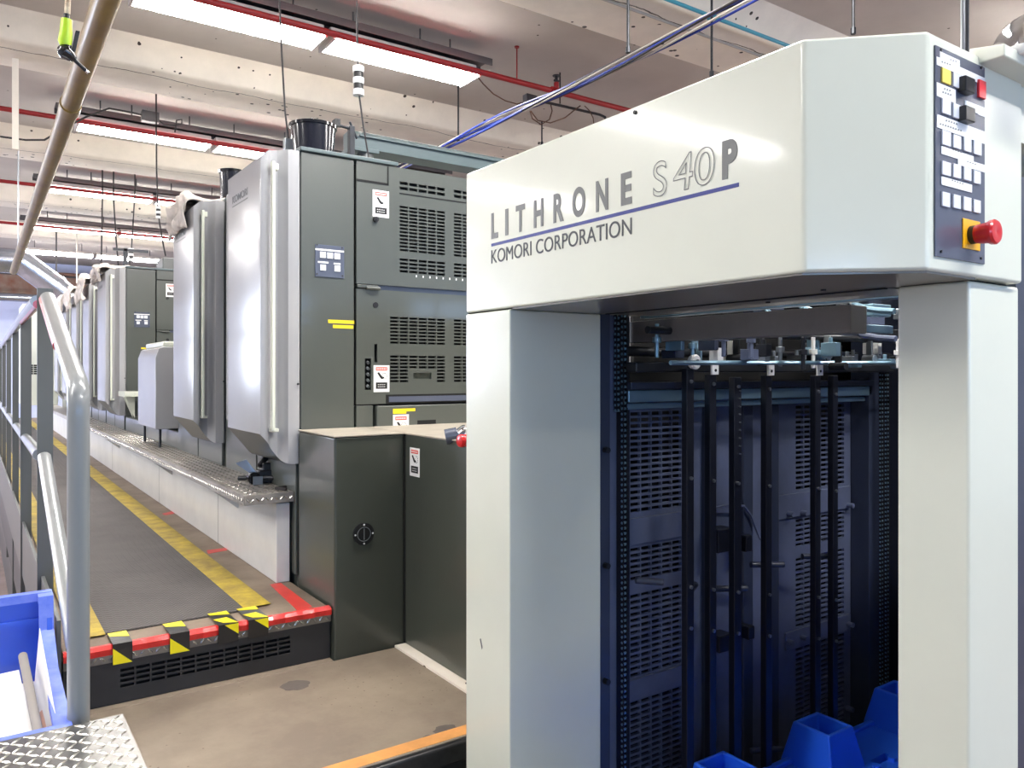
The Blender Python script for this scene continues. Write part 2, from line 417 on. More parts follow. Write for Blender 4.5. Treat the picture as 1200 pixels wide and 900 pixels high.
# ================================================================== THE SETTING
X0, X1, Y0, Y1, ZC = -5.0, 9.5, -6.0, 20.0, 4.02
struct(MB().box(X0 - .1, X1 + .1, Y0 - .1, Y1 + .1, -.1, 0).build('floor', 'floor'))
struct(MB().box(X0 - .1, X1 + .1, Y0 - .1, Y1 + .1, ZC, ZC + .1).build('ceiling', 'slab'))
struct(MB().box(X0 - .1, X0, Y0, Y1, 0, ZC).build('wall_left', 'wallg'))
struct(MB().box(X1, X1 + .1, Y0, Y1, 0, ZC).build('wall_right', 'wall'))
struct(MB().box(X0 - .1, X1 + .1, Y1, Y1 + .1, 0, ZC).build('wall_back', 'wallb'))
def wall_holes():
    s = MB(); holes = [(wx - ww / 2, wx + ww / 2, 1.35, 2.85) for wx, ww in WINS]
    perf(X0 - .1, X1 + .1, 0, ZC, Y0, holes, 0.1, s)
    s.v = [(x, 2 * Y0 - y, z) for x, y, z in s.v]
    s.f = [f[::-1] for f in s.f]
    return s
struct(wall_holes().build('wall_front', 'wallg'))
for i, (wx, ww) in enumerate(WINS):
    s = MB()
    for a in (-ww / 2, -.025, ww / 2 - .05): s.box(wx + a, wx + a + .05, Y0 - .09, Y0 - .04, 1.35, 2.85)
    for z in (1.35, 2.08, 2.80): s.box(wx - ww / 2, wx + ww / 2, Y0 - .085, Y0 - .045, z, z + .05)
    struct(s.build('window_%d' % (i + 1), 'white'))
# concrete beams crossing the room, haunched where they meet the slab
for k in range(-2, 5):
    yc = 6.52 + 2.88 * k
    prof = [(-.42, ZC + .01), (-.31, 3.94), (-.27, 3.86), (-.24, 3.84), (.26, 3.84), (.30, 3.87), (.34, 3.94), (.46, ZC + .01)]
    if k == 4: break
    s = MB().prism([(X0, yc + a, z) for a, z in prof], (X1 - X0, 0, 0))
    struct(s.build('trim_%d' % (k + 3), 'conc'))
# long beam over the aisle end, rusty, and white soffit before the far wall
struct(MB().box(X0, X1, 19.6, 20.0, 3.30, 3.72).box(X0, X1, 19.5, 20.0, 3.72, 3.78).box(X0, X1, 19.5, 20.0, 3.25, 3.31).build('trim_7', 'rust', bevel=0.01))
# drop pipe along the far wall
o = MB().cyl((X0 + .1, 18.9, 3.14), (8, 18.9, 3.14), .085, n=16).build('wall_pipe', 'duct'); tag(o, 'long pale grey horizontal pipe in front of the far wall', 'pipe')

# ------------------------------------------------------------------ fluorescent ceiling lights
def make_light():
    root = thing('ceiling_light', (1.32, 4.91, 3.75), 'x', 'ceiling light', 'fluorescent ceiling lights')
    s = MB().box(.76, 1.88, 4.83, 4.99, 3.79, 3.85)
    s.build('housing', 'lampbody', root, bevel=0.01)
    MB().box(.765, 1.875, 4.776, 5.044, 3.791, 3.799).build('reflector', 'lampbody', root)  # added plate, keeps the diffuser's upward glow off the slab
    prof = [(4.778, 3.79), (4.782, 3.760), (4.79, 3.752), (4.80, 3.75), (5.02, 3.75), (5.03, 3.752), (5.038, 3.760), (5.042, 3.79)]
    MB().prism([(.775, a, z) for a, z in prof], (1.09, 0, 0)).build('diffuser', 'diffuser', root)
    for x in (.76, 1.865): MB().box(x, x + .015, 4.775, 5.045, 3.745, 3.80).build('end_cap', 'lampbody', root)
    for x in (.95, 1.7): MB().cyl((x, 4.91, 3.84), (x, 4.91, 4.02), .006, n=8).build('hanger', 'grconduit', root)
    return root
L0 = make_light()
rown = {-3: 'far behind the camera', -2: 'behind the camera', -1: 'over the camera', 0: 'of the nearest visible row', 1: 'of the second row back', 2: 'of the third row back', 3: 'of the fourth row back', 4: 'of the farthest row'}
first = True
for k in range(-3, 5):
    for x, nm in ((-3.9, 'outer left'), (-2.7, 'inner left'), (-1.4, 'near left'), (1.32, 'left'), (2.48, 'right'), (6.0, 'inner right'), (7.2, 'outer right')):  # side banks are out of view, added for illumination
        lab = '%s white fluorescent ceiling light %s' % (nm, rown[k])
        if k >= 1 and x > 5: continue
        if k == -3 or (k == -2 and x < 1): continue
        if x == -1.4 and k >= 0: continue  # near-left lamp is added to brighten the header's lettered face
        if k == 0 and x == 1.32: L0['label'] = lab; continue
        dup(L0, loc=(x, 4.91 + 2.88 * k, 3.75), label=lab)
# grey strut channel and red sprinkler pipe along each row
def hang(s, x, y, z, r=.006): s.cyl((x, y, z), (x, y, ZC), r, n=8)
for k, nm in ((0, 'nearest'), (1, 'second'), (2, 'third'), (3, 'farthest')):
    yy = 4.91 + 2.88 * k
    xe = [3.15, 4.5, 4.5, 4.5][k]
    root = thing('strut_channel', (0.6, yy - .06, 3.86), 'grey steel channel carrying the %s row of ceiling lights' % nm, 'channel', 'steel channels above the lights')
    MB().box(.6, xe, yy - .12, yy - .115, 3.855, 3.90).box(.6, xe, yy + .045, yy + .05, 3.855, 3.90).box(.6, xe, yy - .12, yy + .05, 3.90, 3.905).build('channel', 'grconduit', root)
    for x in (1.2, 2.6):
        s = MB(); hang(s, x, yy - .03, 3.9); s.build('hanger_rod', 'grconduit', root)
    root = thing('sprinkler_pipe', (0, yy - .17, 3.74), 'red sprinkler pipe beside the %s row of ceiling lights' % nm, 'pipe', 'red sprinkler pipes')
    py = yy - .175; pz = 3.76
    MB().cyl((-3 if k else .7, py, pz), (8, py, pz), .021, n=12).build('pipe', 'redpipe', root)
    for x in (-.1, 3.33, 5.6):
        if k == 0 and x < 0: continue
        s = MB(); hang(s, x, py, pz + .02, .005); s.cyl((x, py, ZC - .01), (x, py, ZC), .018, n=10); s.build('hanger_rod', 'redpipe', root)
    if k == 0:
        h = MB()
        px = P(652, 105, y=py).x
        h.cyl((px - .05, py, pz), (px + .05, py, pz), .032, n=14).cyl((px, py, pz), (px, py, pz + .07), .02, n=12)
        h.build('pipe_tee', 'redpipe', root)
        MB().cyl((px, py, pz + .07), (px, py, pz + .12), .012, n=10).cyl((px, py, pz + .12), (px, py, pz + .125), .03, n=12).cyl((px - .02, py, pz + .085), (px + .02, py, pz + .085), .01, n=8).build('sprinkler_head', 'iron', root)
# more distant thin conduits under the slab
o = MB().tube([(.4, 18.2, 3.55), (8, 18.2, 3.55)], .02).build('conduit', 'cable'); tag(o, 'dark thin conduit running across below the far ceiling', 'conduit')
# junction box and looped cords beside the nearest sprinkler pipe
JB = P(621, 117, y=4.95)
root = thing('junction_box', JB, 'grey junction box with looped cords near red pipe right of nearest lights', 'junction box')
MB().box(JB.x - .05, JB.x + .05, 4.92, 4.98, JB.z - .035, JB.z + .035).build('box', 'grconduit', root, bevel=.004)
MB().cyl(JB + Vector((.05, 0, .01)), JB + Vector((.72, 0, .02)), .011, n=10).tube([JB + Vector((.72, 0, .02)), JB + Vector((.78, 0, .01)), JB + Vector((.84, 0, -.12))], .011).cyl(JB + Vector((.3, 0, .03)), JB + Vector((.3, 0, ZC - JB.z)), .006).build('conduit', 'cable', root)
def loop(pts, y): return [P(u, v, y=y) for u, v in pts]
MB().tube(loop([(558, 88), (566, 98), (578, 110), (592, 118), (606, 122), (613, 120)], 4.95), .005, 6).build('cord', 'brownc', root)
MB().tube(loop([(621, 130), (624, 139), (634, 146), (644, 140), (647, 130), (645, 120)], 4.97), .005, 6).build('cord', 'brownc', root)
MB().tube(loop([(622, 130), (630, 141), (645, 144), (662, 138), (672, 130), (680, 124)], 4.93), .005, 6).build('cord', 'brownc', root)
MB().tube(loop([(685, 124), (691, 130), (695, 138), (696, 146)], 4.93), .004, 6).build('cord', 'brownc', root)
# junction box on the second light row with its cords
JB = P(176, 137, y=7.45)
root = thing('junction_box', JB, 'small grey junction box with curled wires on second row of lights', 'junction box')
MB().box(JB.x - .07, JB.x + .07, 7.42, 7.49, JB.z - .045, JB.z + .045).build('box', 'grconduit', root, bevel=.004)
MB().tube(loop([(0, 160), (30, 164), (52, 164), (66, 156), (85, 145), (105, 135), (128, 127), (150, 131), (168, 135)], 7.45), .008, 6).build('cord', 'cable', root)
MB().tube(loop([(183, 138), (192, 146), (203, 147), (213, 145), (213, 140), (207, 141), (205, 155)], 7.45), .007, 6).build('cord', 'cable', root)
# vertical rod hangers seen below the slab
for i, (u, v0, v1, yy, lb) in enumerate([(537, 112, 166, 5.6, 'above the blue grey box beam'), (736, 36, 62, 3.0, 'holding the blue cable bundle'), (635, 158, 170, 6.0, 'just over the top edge of the header box'), (834, 74, 90, 3.0, 'behind the header box near its middle'), (1000, 21, 40, 2.2, 'above the front corner of the header box')]):
    a = P(u, v1, y=yy); s = MB().cyl((a.x, yy, a.z), (a.x, yy, ZC), .007, n=8).cyl((a.x, yy, a.z), (a.x, yy, a.z + .03), .013, n=8)
    tag(s.build('hanger_rod', 'iron'), 'short dark threaded rod hanging from ceiling ' + lb, 'rod', 'ceiling hanger rods')
# blue cable bundle running along the press
root = thing('cable_bundle', (3.13, 3, 3.42), 'bundle of blue and white cables slung along under the ceiling', 'cable bundle')
for j in range(7):
    pts = []; ph = random.random() * 6
    for i in range(26):
        y = 2.2 + i * .2
        rr = .022 + .004 * (j % 3); an = ph + i * .35
        sag = .007 * math.sin(i * .6 + 1)
        pts.append((3.13 + rr * math.cos(an), y, 3.42 + rr * math.sin(an) + sag))
    MB().tube(pts, .010 if j % 3 == 0 else .007, 6).build('cable', ['blcable', 'wcable', 'blcable', 'cable', 'wcable', 'cable', 'blcable'][j], root)
# teal and grey conduits under the near beam
for (u, v, yy, m, lb, r) in ((835, 30, 3.30, 'tealp', 'thin teal conduit along the nearest ceiling beam', .012), (820, 30, 3.52, 'wcable', 'pale conduit beside the teal one on the nearest ceiling beam', .009)):
    a = P(u, v, y=yy); z = 3.83 if m == 'tealp' else 3.832
    s = MB().cyl((1.0, yy, z), (8, yy, z), r, n=10)
    for x in (2.2, 3.8, 5.4): s.box(x, x + .02, yy - .03, yy + .03, z - r - .002, z + r + .004)
    tag(s.build('conduit', m), lb, 'conduit')
# two vertical drop conduits at the upper right
a = P(1131, 30, y=1.25)
root = thing('drop_conduit', (a.x, 1.25, 2.3), 'pair of thin grey vertical conduits dropping behind the header box', 'conduit')
MB().cyl((a.x - .015, 1.25, 1.9), (a.x - .015, 1.25, ZC), .007, n=8).build('tube', 'steel', root)
MB().cyl((a.x + .012, 1.25, 1.9), (a.x + .012, 1.25, ZC), .007, n=8).build('tube', 'iron', root)
for z in (2.4, 3.3, 3.95): MB().box(a.x - .026, a.x + .023, 1.238, 1.262, z, z + .015).build('clamp', 'iron', root)

# aged pipe on the left running along the aisle, air gun, duct
root = thing('overhead_pipe', (.3, 2.4, 2.61), 'yellowish brown pipe running overhead along the aisle', 'pipe')
A = P(124, 0, x=.30); 
pa = Vector((.285, .35, A.z)); pb = P(18, 322, x=.33)
pb = Vector((.355, 9.2, A.z + .005))
MB().cyl(pa, pb, .0335, n=20).build('pipe', 'brass', root)
cpl = P(82, 122, x=.31); cy = cpl.y
MB().cyl((.308, cy - .05, A.z), (.310, cy + .05, A.z), .037, n=20).build('coupling', 'brass', root)
for y in (1.2, 8.0): MB().cyl((.29 if y < 2 else .343, y, A.z + .02), (.29 if y < 2 else .343, y, ZC), .006, n=8).build('pipe_hanger', 'steel', root)
# air gun
g = P(78, 45, y=1.95)
GX, GY = g.x, 1.95
zt = P(78, 23, y=1.95).z; zb_ = P(78, 54, y=1.95).z
root = thing('air_gun', (GX, GY, zt), 'lime green air blow gun hanging from a brown hose', 'air gun')
MB().rings([((GX, GY, zt), .011), ((GX - .001, GY, (zt + zb_) / 2), .0125), ((GX - .003, GY, zb_ + .01), .014), ((GX - .002, GY, zb_), .011)], 16).build('grip', 'lime', root)
hd = P(76, 61, y=1.95); nz = P(101, 83, y=1.95)
MB().rings([(hd + Vector((-.013, 0, .008)), .004), (hd + Vector((-.008, 0, .005)), .012), (hd, .016), (hd + Vector((.012, 0, -.007)), .012), (hd + Vector((.02, 0, -.013)), .006)], 14).cyl(Vector((GX, GY, zb_ + .003)), hd, .010, n=12).build('head', 'bgloss', root)
MB().cyl(hd + Vector((.012, 0, -.008)), nz, .0045, n=10).build('nozzle', 'black', root)
MB().cyl(nz, nz + (nz - hd).normalized() * .006, .0035, n=10).build('nozzle_tip', 'chrome', root)
lv0 = P(91, 37, y=1.95); lv1 = P(86, 60, y=1.95)
MB().prism([lv0 + Vector((-.004, -.005, 0)), lv0 + Vector((.004, -.005, 0)), lv1 + Vector((.004, -.005, 0)), lv1 + Vector((-.005, -.005, -.004))], (0, .01, 0)).build('trigger', 'black', root)
MB().cyl((GX, GY, zt), (GX, GY, zt + .012), .006, n=12).build('fitting', 'black', root)
MB().tube([(GX + .0015, GY, zt + .012), (GX + .004, GY, zt + .1), (GX, GY, zt + .5), (GX + .01, GY, ZC - .02), (GX + .01, GY, ZC)], .006, 10).build('hose', 'hose', root)
# silver duct
root = thing('air_duct', (.6, 13, 3.2), 'shiny silver round duct elbow sloping down behind the far units', 'duct')
yd = 13.0
a0 = P(-60, 300, y=yd); a1 = P(18, 306, y=yd); a2 = P(30, 311, y=yd); a3 = P(80, 347, y=yd); a4 = P(120, 376, y=yd)
R = .175
MB().rings([(a1, R), (P(28, 309, y=yd), R), (P(36, 315, y=yd), R), (P(68, 338, y=yd), R)], 22).build('elbow', 'duct', root)
MB().rings([(P(66, 336.5, y=yd), R * .96), (a3, R * .93), (a4, R * .93)], 22).build('sloped_section', 'duct', root)
MB().rings([(Vector((-3, yd, a1.z + .02)), R), (a1, R)], 22).build('straight_section', 'duct', root)
MB().rings([(P(64, 335, y=yd), R * 1.05), (P(67, 337.2, y=yd), R * 1.05)], 22).build('joint_band', 'duct', root)
for x in (-.6,): MB().cyl((x, yd, 3.3), (x, yd, ZC), .01).build('hanger_rod', 'iron', root)
# small vertical white post above left area
a = P(18, 100, y=6.6)
o = MB().box(a.x - .02, a.x + .02, 6.58, 6.62, P(14, 175, y=6.6).z, 3.86).build('ceiling_bracket', 'conc'); tag(o, 'pale painted vertical bar hanging under ceiling beam at far left', 'bracket')

# hanging cords with in-line switches
def cord(pts, y, label, sw=None, r=.004, m='cable', bk=False):
    q = [P(u, v, y=y) for u, v in pts]
    top = Vector((q[0].x, y, ZC)); root = thing('hanging_cord', top, label, 'cord', 'hanging cords over the press')
    MB().tube([top] + q, r, 6).build('cord', m, root)
    if sw:
        u, va, vb = sw; a = P(u, va, y=y); c = P(u, vb, y=y); s = MB(); rr = (a.z - c.z) * .19
        for i in range(5):
            z0 = c.z + (a.z - c.z) * i / 5; z1 = c.z + (a.z - c.z) * (i + 1) / 5
            s.mi = 0 if i % 2 == 0 else 1
            s.cyl((a.x, y, z0), (a.x, y, z1), rr * (1 if i % 2 == 0 else .88), n=12)
        s.build('inline_switch', ['white', 'black'], root)
    if bk:
        e = q[-1]; MB().box(e.x - .02, e.x + .02, y - .015, y + .015, e.z - .05, e.z).build('end_clip', 'steel', root, bevel=.003)
cord([(327, -10), (330, 60), (334, 130), (338, 163)], 3.35, 'thin dark cord hanging left of the large black bucket', bk=True)
cord([(418, -10), (418.5, 40), (419.5, 76), (421, 112), (426, 150), (431, 178), (432.5, 190)], 3.30, 'cord with black and white switch hanging over nearest press unit', sw=(420, 78, 112))
cord([(183, 150), (183.5, 200), (185, 243), (187, 262), (192, 290), (194, 300)], 7.3, 'cord with black and white switch between second unit and dark far unit', sw=(185.5, 242, 256), r=.007)
cord([(158, 226), (156, 260), (154, 292), (151, 316)], 10.1, 'cord with black and white switch above the far unit cloths', sw=(153.5, 291, 306), r=.008)
cord([(133, 232), (136, 280), (139, 314)], 10.1, 'slanted dark cord left of the far switch cord', r=.009)
cord([(120, 232), (118.5, 316)], 10.1, 'straight thin cord hanging at the far left over white units', r=.009)
cord([(66, 302), (66, 330)], 14.5, 'thin cord right behind the silver duct elbow', r=.012)
cord([(90, 302), (90, 332)], 14.5, 'pale thin cord between silver duct and cloths', r=.012, m='wcable')

# ================================================================== FLOORS / PLATFORMS
ZB = .585; ZP = .767
# lower brown platform
root = thing('work_platform', (.8, 2.3, 0), 'tan worn low platform in front of the grey step with orange edge tape', 'platform')
MB().box(.20, 1.30, 1.87, 2.622, ZB - .03, ZB).box(.20, 1.055, 2.622, 2.66, ZB - .03, ZB).build('deck', 'deck', root, bevel=.004)
MB().box(.22, 1.28, 1.90, 2.62, 0, ZB - .03).build('base', 'riser', root)
MB().box(.20, 1.30, 1.85, 1.875, ZB - .06, ZB - .003).build('nosing', 'nosing', root, bevel=.008)
a = P(430, 900, z=ZB); 
MB().box(.55, 1.30, 1.875, 1.925, ZB - .001, ZB + .0012).build('edge_tape', 'btape', root)
def blob(cx, cy, rx, ry, z, seed):
    random.seed(seed); s = MB(); n = 22; pts = []
    for k in range(n):
        an = 2 * math.pi * k / n; r = 1 + .25 * (random.random() - .5)
        pts.append((cx + rx * r * math.cos(an), cy + ry * r * math.sin(an), z))
    return s.prism(pts, (0, 0, .0006))
for i, (u, v, rx, ry) in enumerate(((346, 803, .045, .04), (522, 855, .035, .028), (502, 864, .016, .012))):
    a = P(u, v, z=ZB); blob(a.x, a.y, rx, ry, ZB, i).build('grey_scuff', 'dirt', root)
# upper walkway
root = thing('walkway', (.8, 5, 0), 'raised walkway with grey rubber mat and yellow tape beside the press', 'walkway')
YF = 2.66; YE = 17.0
MB().box(.226, 1.05, YF, YE, ZP - .03, ZP).build('deck', 'deck2', root, bevel=.003)
# red taped front edge over diamond nosing
s = MB(); 
for k in range(40):
    x0 = .226 + k * (1.056 - .226) / 40; x1 = .226 + (k + 1) * (1.056 - .226) / 40
    j = .0012 * math.sin(k * 1.9) + .0008 * math.sin(k * 4.3)
    s.prism([(x0, YF - .012 + j, ZP - .026), (x0, YF - .014, ZP - .008), (x0, YF - .004, ZP + .003 + j), (x0, YF + .012, ZP + .0022), (x0, YF + .012, ZP - .002), (x0, YF, ZP - .026)], (x1 - x0, 0, 0))
s.build('red_edge_tape', 'red', root)
s = MB().box(.226, 1.055, YF - .010, YF, ZP - .05, ZP - .012); s.mi = 1
lugs(s, .23, 1.05, ZP - .048, ZP - .024, 0, pitch=.022, ln=.02, wd=.006, h=.0016, frame=((0, YF - .010, 0), (1, 0, 0), (0, 0, 1), (0, -1, 0)))
s.build('metal_nosing', ['diamond', 'diamondl'], root)
# riser with vent
xv0 = P(141, 800, y=YF).x; xv1 = P(340, 765, y=YF).x
zt = P(141, 784, y=YF).z; zb2 = P(141, 806, y=YF).z
holes = slots(xv0, xv1, zb2, zt, 12, 4, .12, .42)
perf(.226, 1.055, ZB, ZP - .05, YF, holes, .012).build('vented_riser', 'riser', root)
MB().box(.228, 1.05, YF + .02, YF + .03, ZB, ZP - .05).build('vent_backing', 'dark', root)  # black sheet standing in for the shade inside the riser vent
MB().box(.226, .24, YF + .03, YE, 0, ZP - .03).build('side_skirt', 'riser', root)
# mat and tapes
MB().box(.352, .80, 2.775, YE, ZP, ZP + .006).build('rubber_mat', 'rubber', root)
def tape(x0, x1, y0, y1, m, name, z=ZP + .0062):
    return MB().box(x0, x1, y0, y1, z, z + .0009).build(name, m, root)
tape(.79, .885, 2.79, YE, 'ytape', 'yellow_tape'); tape(.262, .352, 2.76, YE, 'ytape', 'yellow_tape')
# faded red strip near cabinet and two short ones along the plinth
a = P(320, 686, z=ZP); b_ = P(352, 716, z=ZP)
MB().prism([P(316, 685, z=ZP + .0005), P(329, 683, z=ZP + .0005), P(366, 711, z=ZP + .0005), P(350, 717, z=ZP + .0005)], (0, 0, .0008)).build('red_tape', 'redtape', root)
for q in ([(242, 645), (266, 642), (266, 645), (244, 649)], [(190, 602), (203, 599), (204, 602), (193, 604)]):
    MB().prism([P(u, v, z=ZP + .0005) for u, v in q], (0, 0, .0008)).build('red_tape', 'redtape', root)
# black and yellow hazard strips folded over the edge
for i, (uc, far) in enumerate(((144, 738), (211, 722), (268, 713), (303, 711))):
    xa = P(uc - 12, 760, y=YF - .015).x; xb = P(uc + 11, 760, y=YF - .015).x
    s = MB(); w_ = xb - xa
    yf = YF + (.10 if i < 2 else .13)
    zt1 = ZP + .0085; zz = ZP - .055
    def top(a, b2, c, d, mi):   # quad on the top (a,b x-share; c,d y-share)
        s.mi = mi
    yA = YF - .018
    s.mi = 1; s.box(xa, xb, yA, yf, ZP + .005, ZP + .0075); s.box(xa, xb, yA - .0015, yA, zz, ZP + .0075)
    s.mi = 0
    s.prism([(xa, yf, ZP + .0076), (xb, yf, ZP + .0076), (xb, yf - (.062 if i < 2 else .045), ZP + .0076), (xa + w_ * .05, yf - (.035 if i < 2 else .02), ZP + .0076)], (0, 0, .0008))
    if i >= 2:
        s.prism([(xa, yA + .07, ZP + .0076), (xb - w_ * .3, yA + .075, ZP + .0076), (xb, yA, ZP + .0076), (xa + w_ * .3, yA + .02, ZP + .0076)], (0, 0, .0008))
        s.prism([(xa + w_ * .3, yA - .0016, ZP + .005), (xb, yA - .0016, ZP + .005), (xb, yA - .0016, ZP - .03)], (0, -.0008, 0))
    else:
        s.prism([(xa, yA - .0016, ZP - .005), (xb, yA - .0016, zz), (xa, yA - .0016, zz)], (0, -.0008, 0))
    s.build('hazard_tape', ['yellow', 'blk_tape'], root)

# diamond plate step in the foreground (lower left)
root = thing('plate_step', (-.1, 1.4, 0), 'diamond plate steel step top in the lower left foreground', 'step')
s = MB().box(-.9, .277, .7, 1.905, .835, .848); s.mi = 1
lugs(s, -.55, .272, .75, 1.90, .848, pitch=.0225, ln=.0300, wd=.0052, h=.0022)
s.build('diamond_plate', ['diamond', 'diamondl'], root)
MB().box(-.88, .262, .72, 1.89, .775, .835).build('frame', 'iron', root, bevel=.004)
for x in (-.86, .21):
    for y in (.75, 1.83): MB().box(x, x + .045, y, y + .045, 0, .775).build('leg', 'iron', root)

# ------------------------------------------------------------------ step along the press with diamond plate top
ZS = 1.128
root = thing('press_step', (1, 6, ZP), 'white plinth step with diamond plate top along the press', 'step')
MB().box(.995, 1.05, 3.07, 16, ZP, ZS - .045).build('plinth', 'plinth', root, bevel=.004)
for y in (3.95, 5.4, 7.4): MB().box(.9945, .996, y, y + .004, ZP, ZS - .045).build('plinth_joint', 'iron', root)
s = MB()
s.box(.868, 1.056, 3.05, 16, ZS - .006, ZS)
s.prism([(.862, 3.043, ZS - .004), (.868, 3.043, ZS), (.875, 3.05, ZS), (.875, 16, ZS), (.862, 16, ZS - .004)], (0, 0, -.03)) if 0 else None
s.box(.862, .868, 3.05, 16, ZS - .038, ZS - .001)
s.box(.866, 1.056, 3.044, 3.05, ZS - .038, ZS - .001)
s.mi = 1
lugs(s, .875, 1.056, 3.055, 9.2, ZS, pitch=.030, ln=.026, wd=.006, h=.0016)
lugs(s, 3.05, 9.0, ZS - .037, ZS - .002, 0, pitch=.0175, ln=.021, wd=.0045, h=.0022, frame=((.862, 0, 0), (0, 1, 0), (0, 0, 1), (-1, 0, 0)))
lugs(s, .868, 1.054, ZS - .037, ZS - .002, 0, pitch=.0175, ln=.021, wd=.0045, h=.0022, frame=((0, 3.044, 0), (1, 0, 0), (0, 0, 1), (0, -1, 0)))
s.build('diamond_tread', ['grate', 'diamondl'], root)
for y in (3.6, 5, 7, 9): MB().prism([(.87, y, ZS - .04), (.995, y, ZS - .04), (.995, y, ZS - .14)], (0, .01, 0)).build('bracket', 'plinth', root)

# ================================================================== PRESS UNITS
UY = 3.01; UX = 1.071; UT = 2.475
def Q(u, v): return P(u, v, y=UY)
def make_unit():
    root = thing('printing_unit', (UX, UY, 0), 'nearest tall grey press unit with glossy white side guard and vented doors', 'press unit', 'printing units in a row')
    D = 1.05; XR = 2.75
    s = MB().box(UX, XR, UY + .035, UY + D, .3, UT - .01).box(UX + .02, XR, UY + .05, UY + D - .02, 0, .3)
    s.build('body', 'gg', root, bevel=.004)
    # left grey front panel
    xa = Q(352.5, 300).x; xb = Q(416, 300).x
    MB().box(xa, xb - .004, UY, UY + .035, .62, UT).build('front_panel', 'gg', root, bevel=.003)
    # lower side skirts under the guard
    for y in (UY + .02, UY + .54): MB().box(UX - .012, UX, y, y + .5, .80, 1.6).build('side_skirt', 'gg', root, bevel=.002)
    # keypad
    x0, x1 = Q(369, 300).x, Q(403, 300).x; z1 = Q(369, 286).z; z0 = Q(369, 324).z
    kp = MB().box(x0, x1, UY - .004, UY, z0, z1).build('keypad', 'slate', root, bevel=.001)
    def pad(nm, ua, ub, va, vb, m, t=.004):
        a = Q(ua, va); b2 = Q(ub, va); c = Q(ua, vb)
        return MB().box(a.x, b2.x, UY - .004 - t, UY - .004, c.z, a.z).build(nm, m, kp, bevel=.0008)
    for ua, va in ((374.3, 295), (382.7, 296), (391, 296.7), (374.5, 310), (391.3, 311.2)): pad('button', ua, ua + 6.8, va, va + 7, 'wbtn')
    for ua, ub, va in ((369, 402.5, 291), (372, 384.5, 306), (390.5, 398.5, 308)): pad('label_strip', ua, ub, va, va + 2, 'white', .0008)
    for ua, va in ((371, 287), (400.5, 290.5), (371, 321), (400.8, 323.5)):
        a = Q(ua, va); MB().cyl((a.x, UY - .006, a.z), (a.x, UY - .004, a.z), .0035, n=8).build('screw', 'black', kp)
    for ua, ub, va in ((384.5, 415, 374.5), (390, 414, 380.5)):
        a = Q(ua, va); b2 = Q(ub, va); c = Q(ua, va + 4); MB().box(a.x, b2.x, UY - .001, UY, c.z, a.z).build('yellow_label', 'ylabel', root)
    # doors
    xd0 = Q(417.5, 300).x; xd1 = XR
    zd1 = UT; zsplit = Q(417.5, 332).z; zl1 = Q(417.5, 338).z; zl0 = Q(417.5, 474).z
    px = lambda u: Q(u, 300).x
    def vz(u, v): return Q(u, v).z
    # upper door with grids of slots
    zs1 = vz(468, 212.5); zs0 = vz(468, 222)
    zb1 = vz(468, 241); zb0 = vz(468, 294); zc1 = vz(468, 302.5); zc0 = vz(468, 319)
    holes = []
    colsA = (px(468.2), px(521)); wA = colsA[1] - colsA[0]; gap = px(531.8) - px(468.2)
    reps = [0, gap, gap * 2, gap * 3]
    for g_ in reps:
        n = 5
        holes += slots(colsA[0] + g_, colsA[1] + g_, zs0, zs1, n, 2, .14, .4)
        holes += slots(colsA[0] + g_, colsA[1] + g_, zb0, zb1, n, 13, .14, .4)
        holes += slots(colsA[0] + g_, colsA[1] + g_, zc0, zc1, n, 4, .14, .4)
    dr = perf(xd0, xd1, zsplit, zd1, UY - .002, holes, .012).build('upper_door', 'gg', root)
    # seam line under the top slot row, small corner flap
    a = vz(468, 226)
    MB().box(px(468), xd1, UY - .004, UY - .002, a - .004, a).build('seam', 'dark', dr)
    MB().box(px(417.5), px(455), UY - .004, UY - .002, vz(417.5, 212), vz(417.5, 209.5)).box(px(453.6), px(455), UY - .004, UY - .002, vz(417.5, 212), vz(417.5, 189)).build('seam', 'dark', dr)
    sticker(dr, px(436.5), px(455.5), vz(436.5, 253.5), vz(436.5, 222), y=UY - .002)
    b2 = Q(439.5, 257.5); MB().cyl((b2.x, UY - .016, b2.z), (b2.x, UY - .002, b2.z), .011, n=14).cyl((b2.x, UY - .02, b2.z), (b2.x, UY - .016, b2.z), .005, n=10).build('latch', 'black', dr)
    # tiny white scale numerals below the vents
    for k in range(8):
        xx = px(487) + k * (px(495) - px(487)); MB().box(xx, xx + .005, UY - .003, UY - .002, vz(487, 325), vz(487, 322.5)).build('scale_mark', 'white', dr, smooth=False)
    # gap with rail and hinge
    MB().box(px(445), xd1, UY + .012, UY + .03, zl1, zsplit).build('door_gap_rail', 'slate', root)
    MB().box(px(418), px(443), UY - .008, UY + .02, zl1 + .004, zsplit - .004).cyl((px(428), UY - .012, zl1 + .004), (px(444), UY - .012, zl1 + .004), .007, n=10).build('hinge', 'gg', root, bevel=.002)
    MB().box(xd0 - .004, xd1, UY + .025, UY + .034, .9, UT - .01).build('door_backing', 'dark', root)  # black sheet standing in for the shade behind the door slots
    # lower door
    holes = []
    colsB = (px(457), px(521))
    zz1 = vz(457, 371); zz0 = vz(457, 402.5); zy1 = vz(457, 416.5); zy0 = vz(457, 448)
    gB = px(531.8) - px(457)
    for gi in range(3):
        g_ = gB * gi
        wd_ = colsB[1] - colsB[0]
        holes += slots(colsB[0] + g_, colsB[1] + g_, zz0, zz1, 6, 8, .14, .4)
        allh = slots(colsB[0] + g_, colsB[1] + g_, zy0, zy1, 6, 8, .14, .4)
        for hI, hh in enumerate(allh):
            i, j = divmod(hI, 8)
            if i in (2, 3, 4) and j < 4: continue
            holes.append(hh)
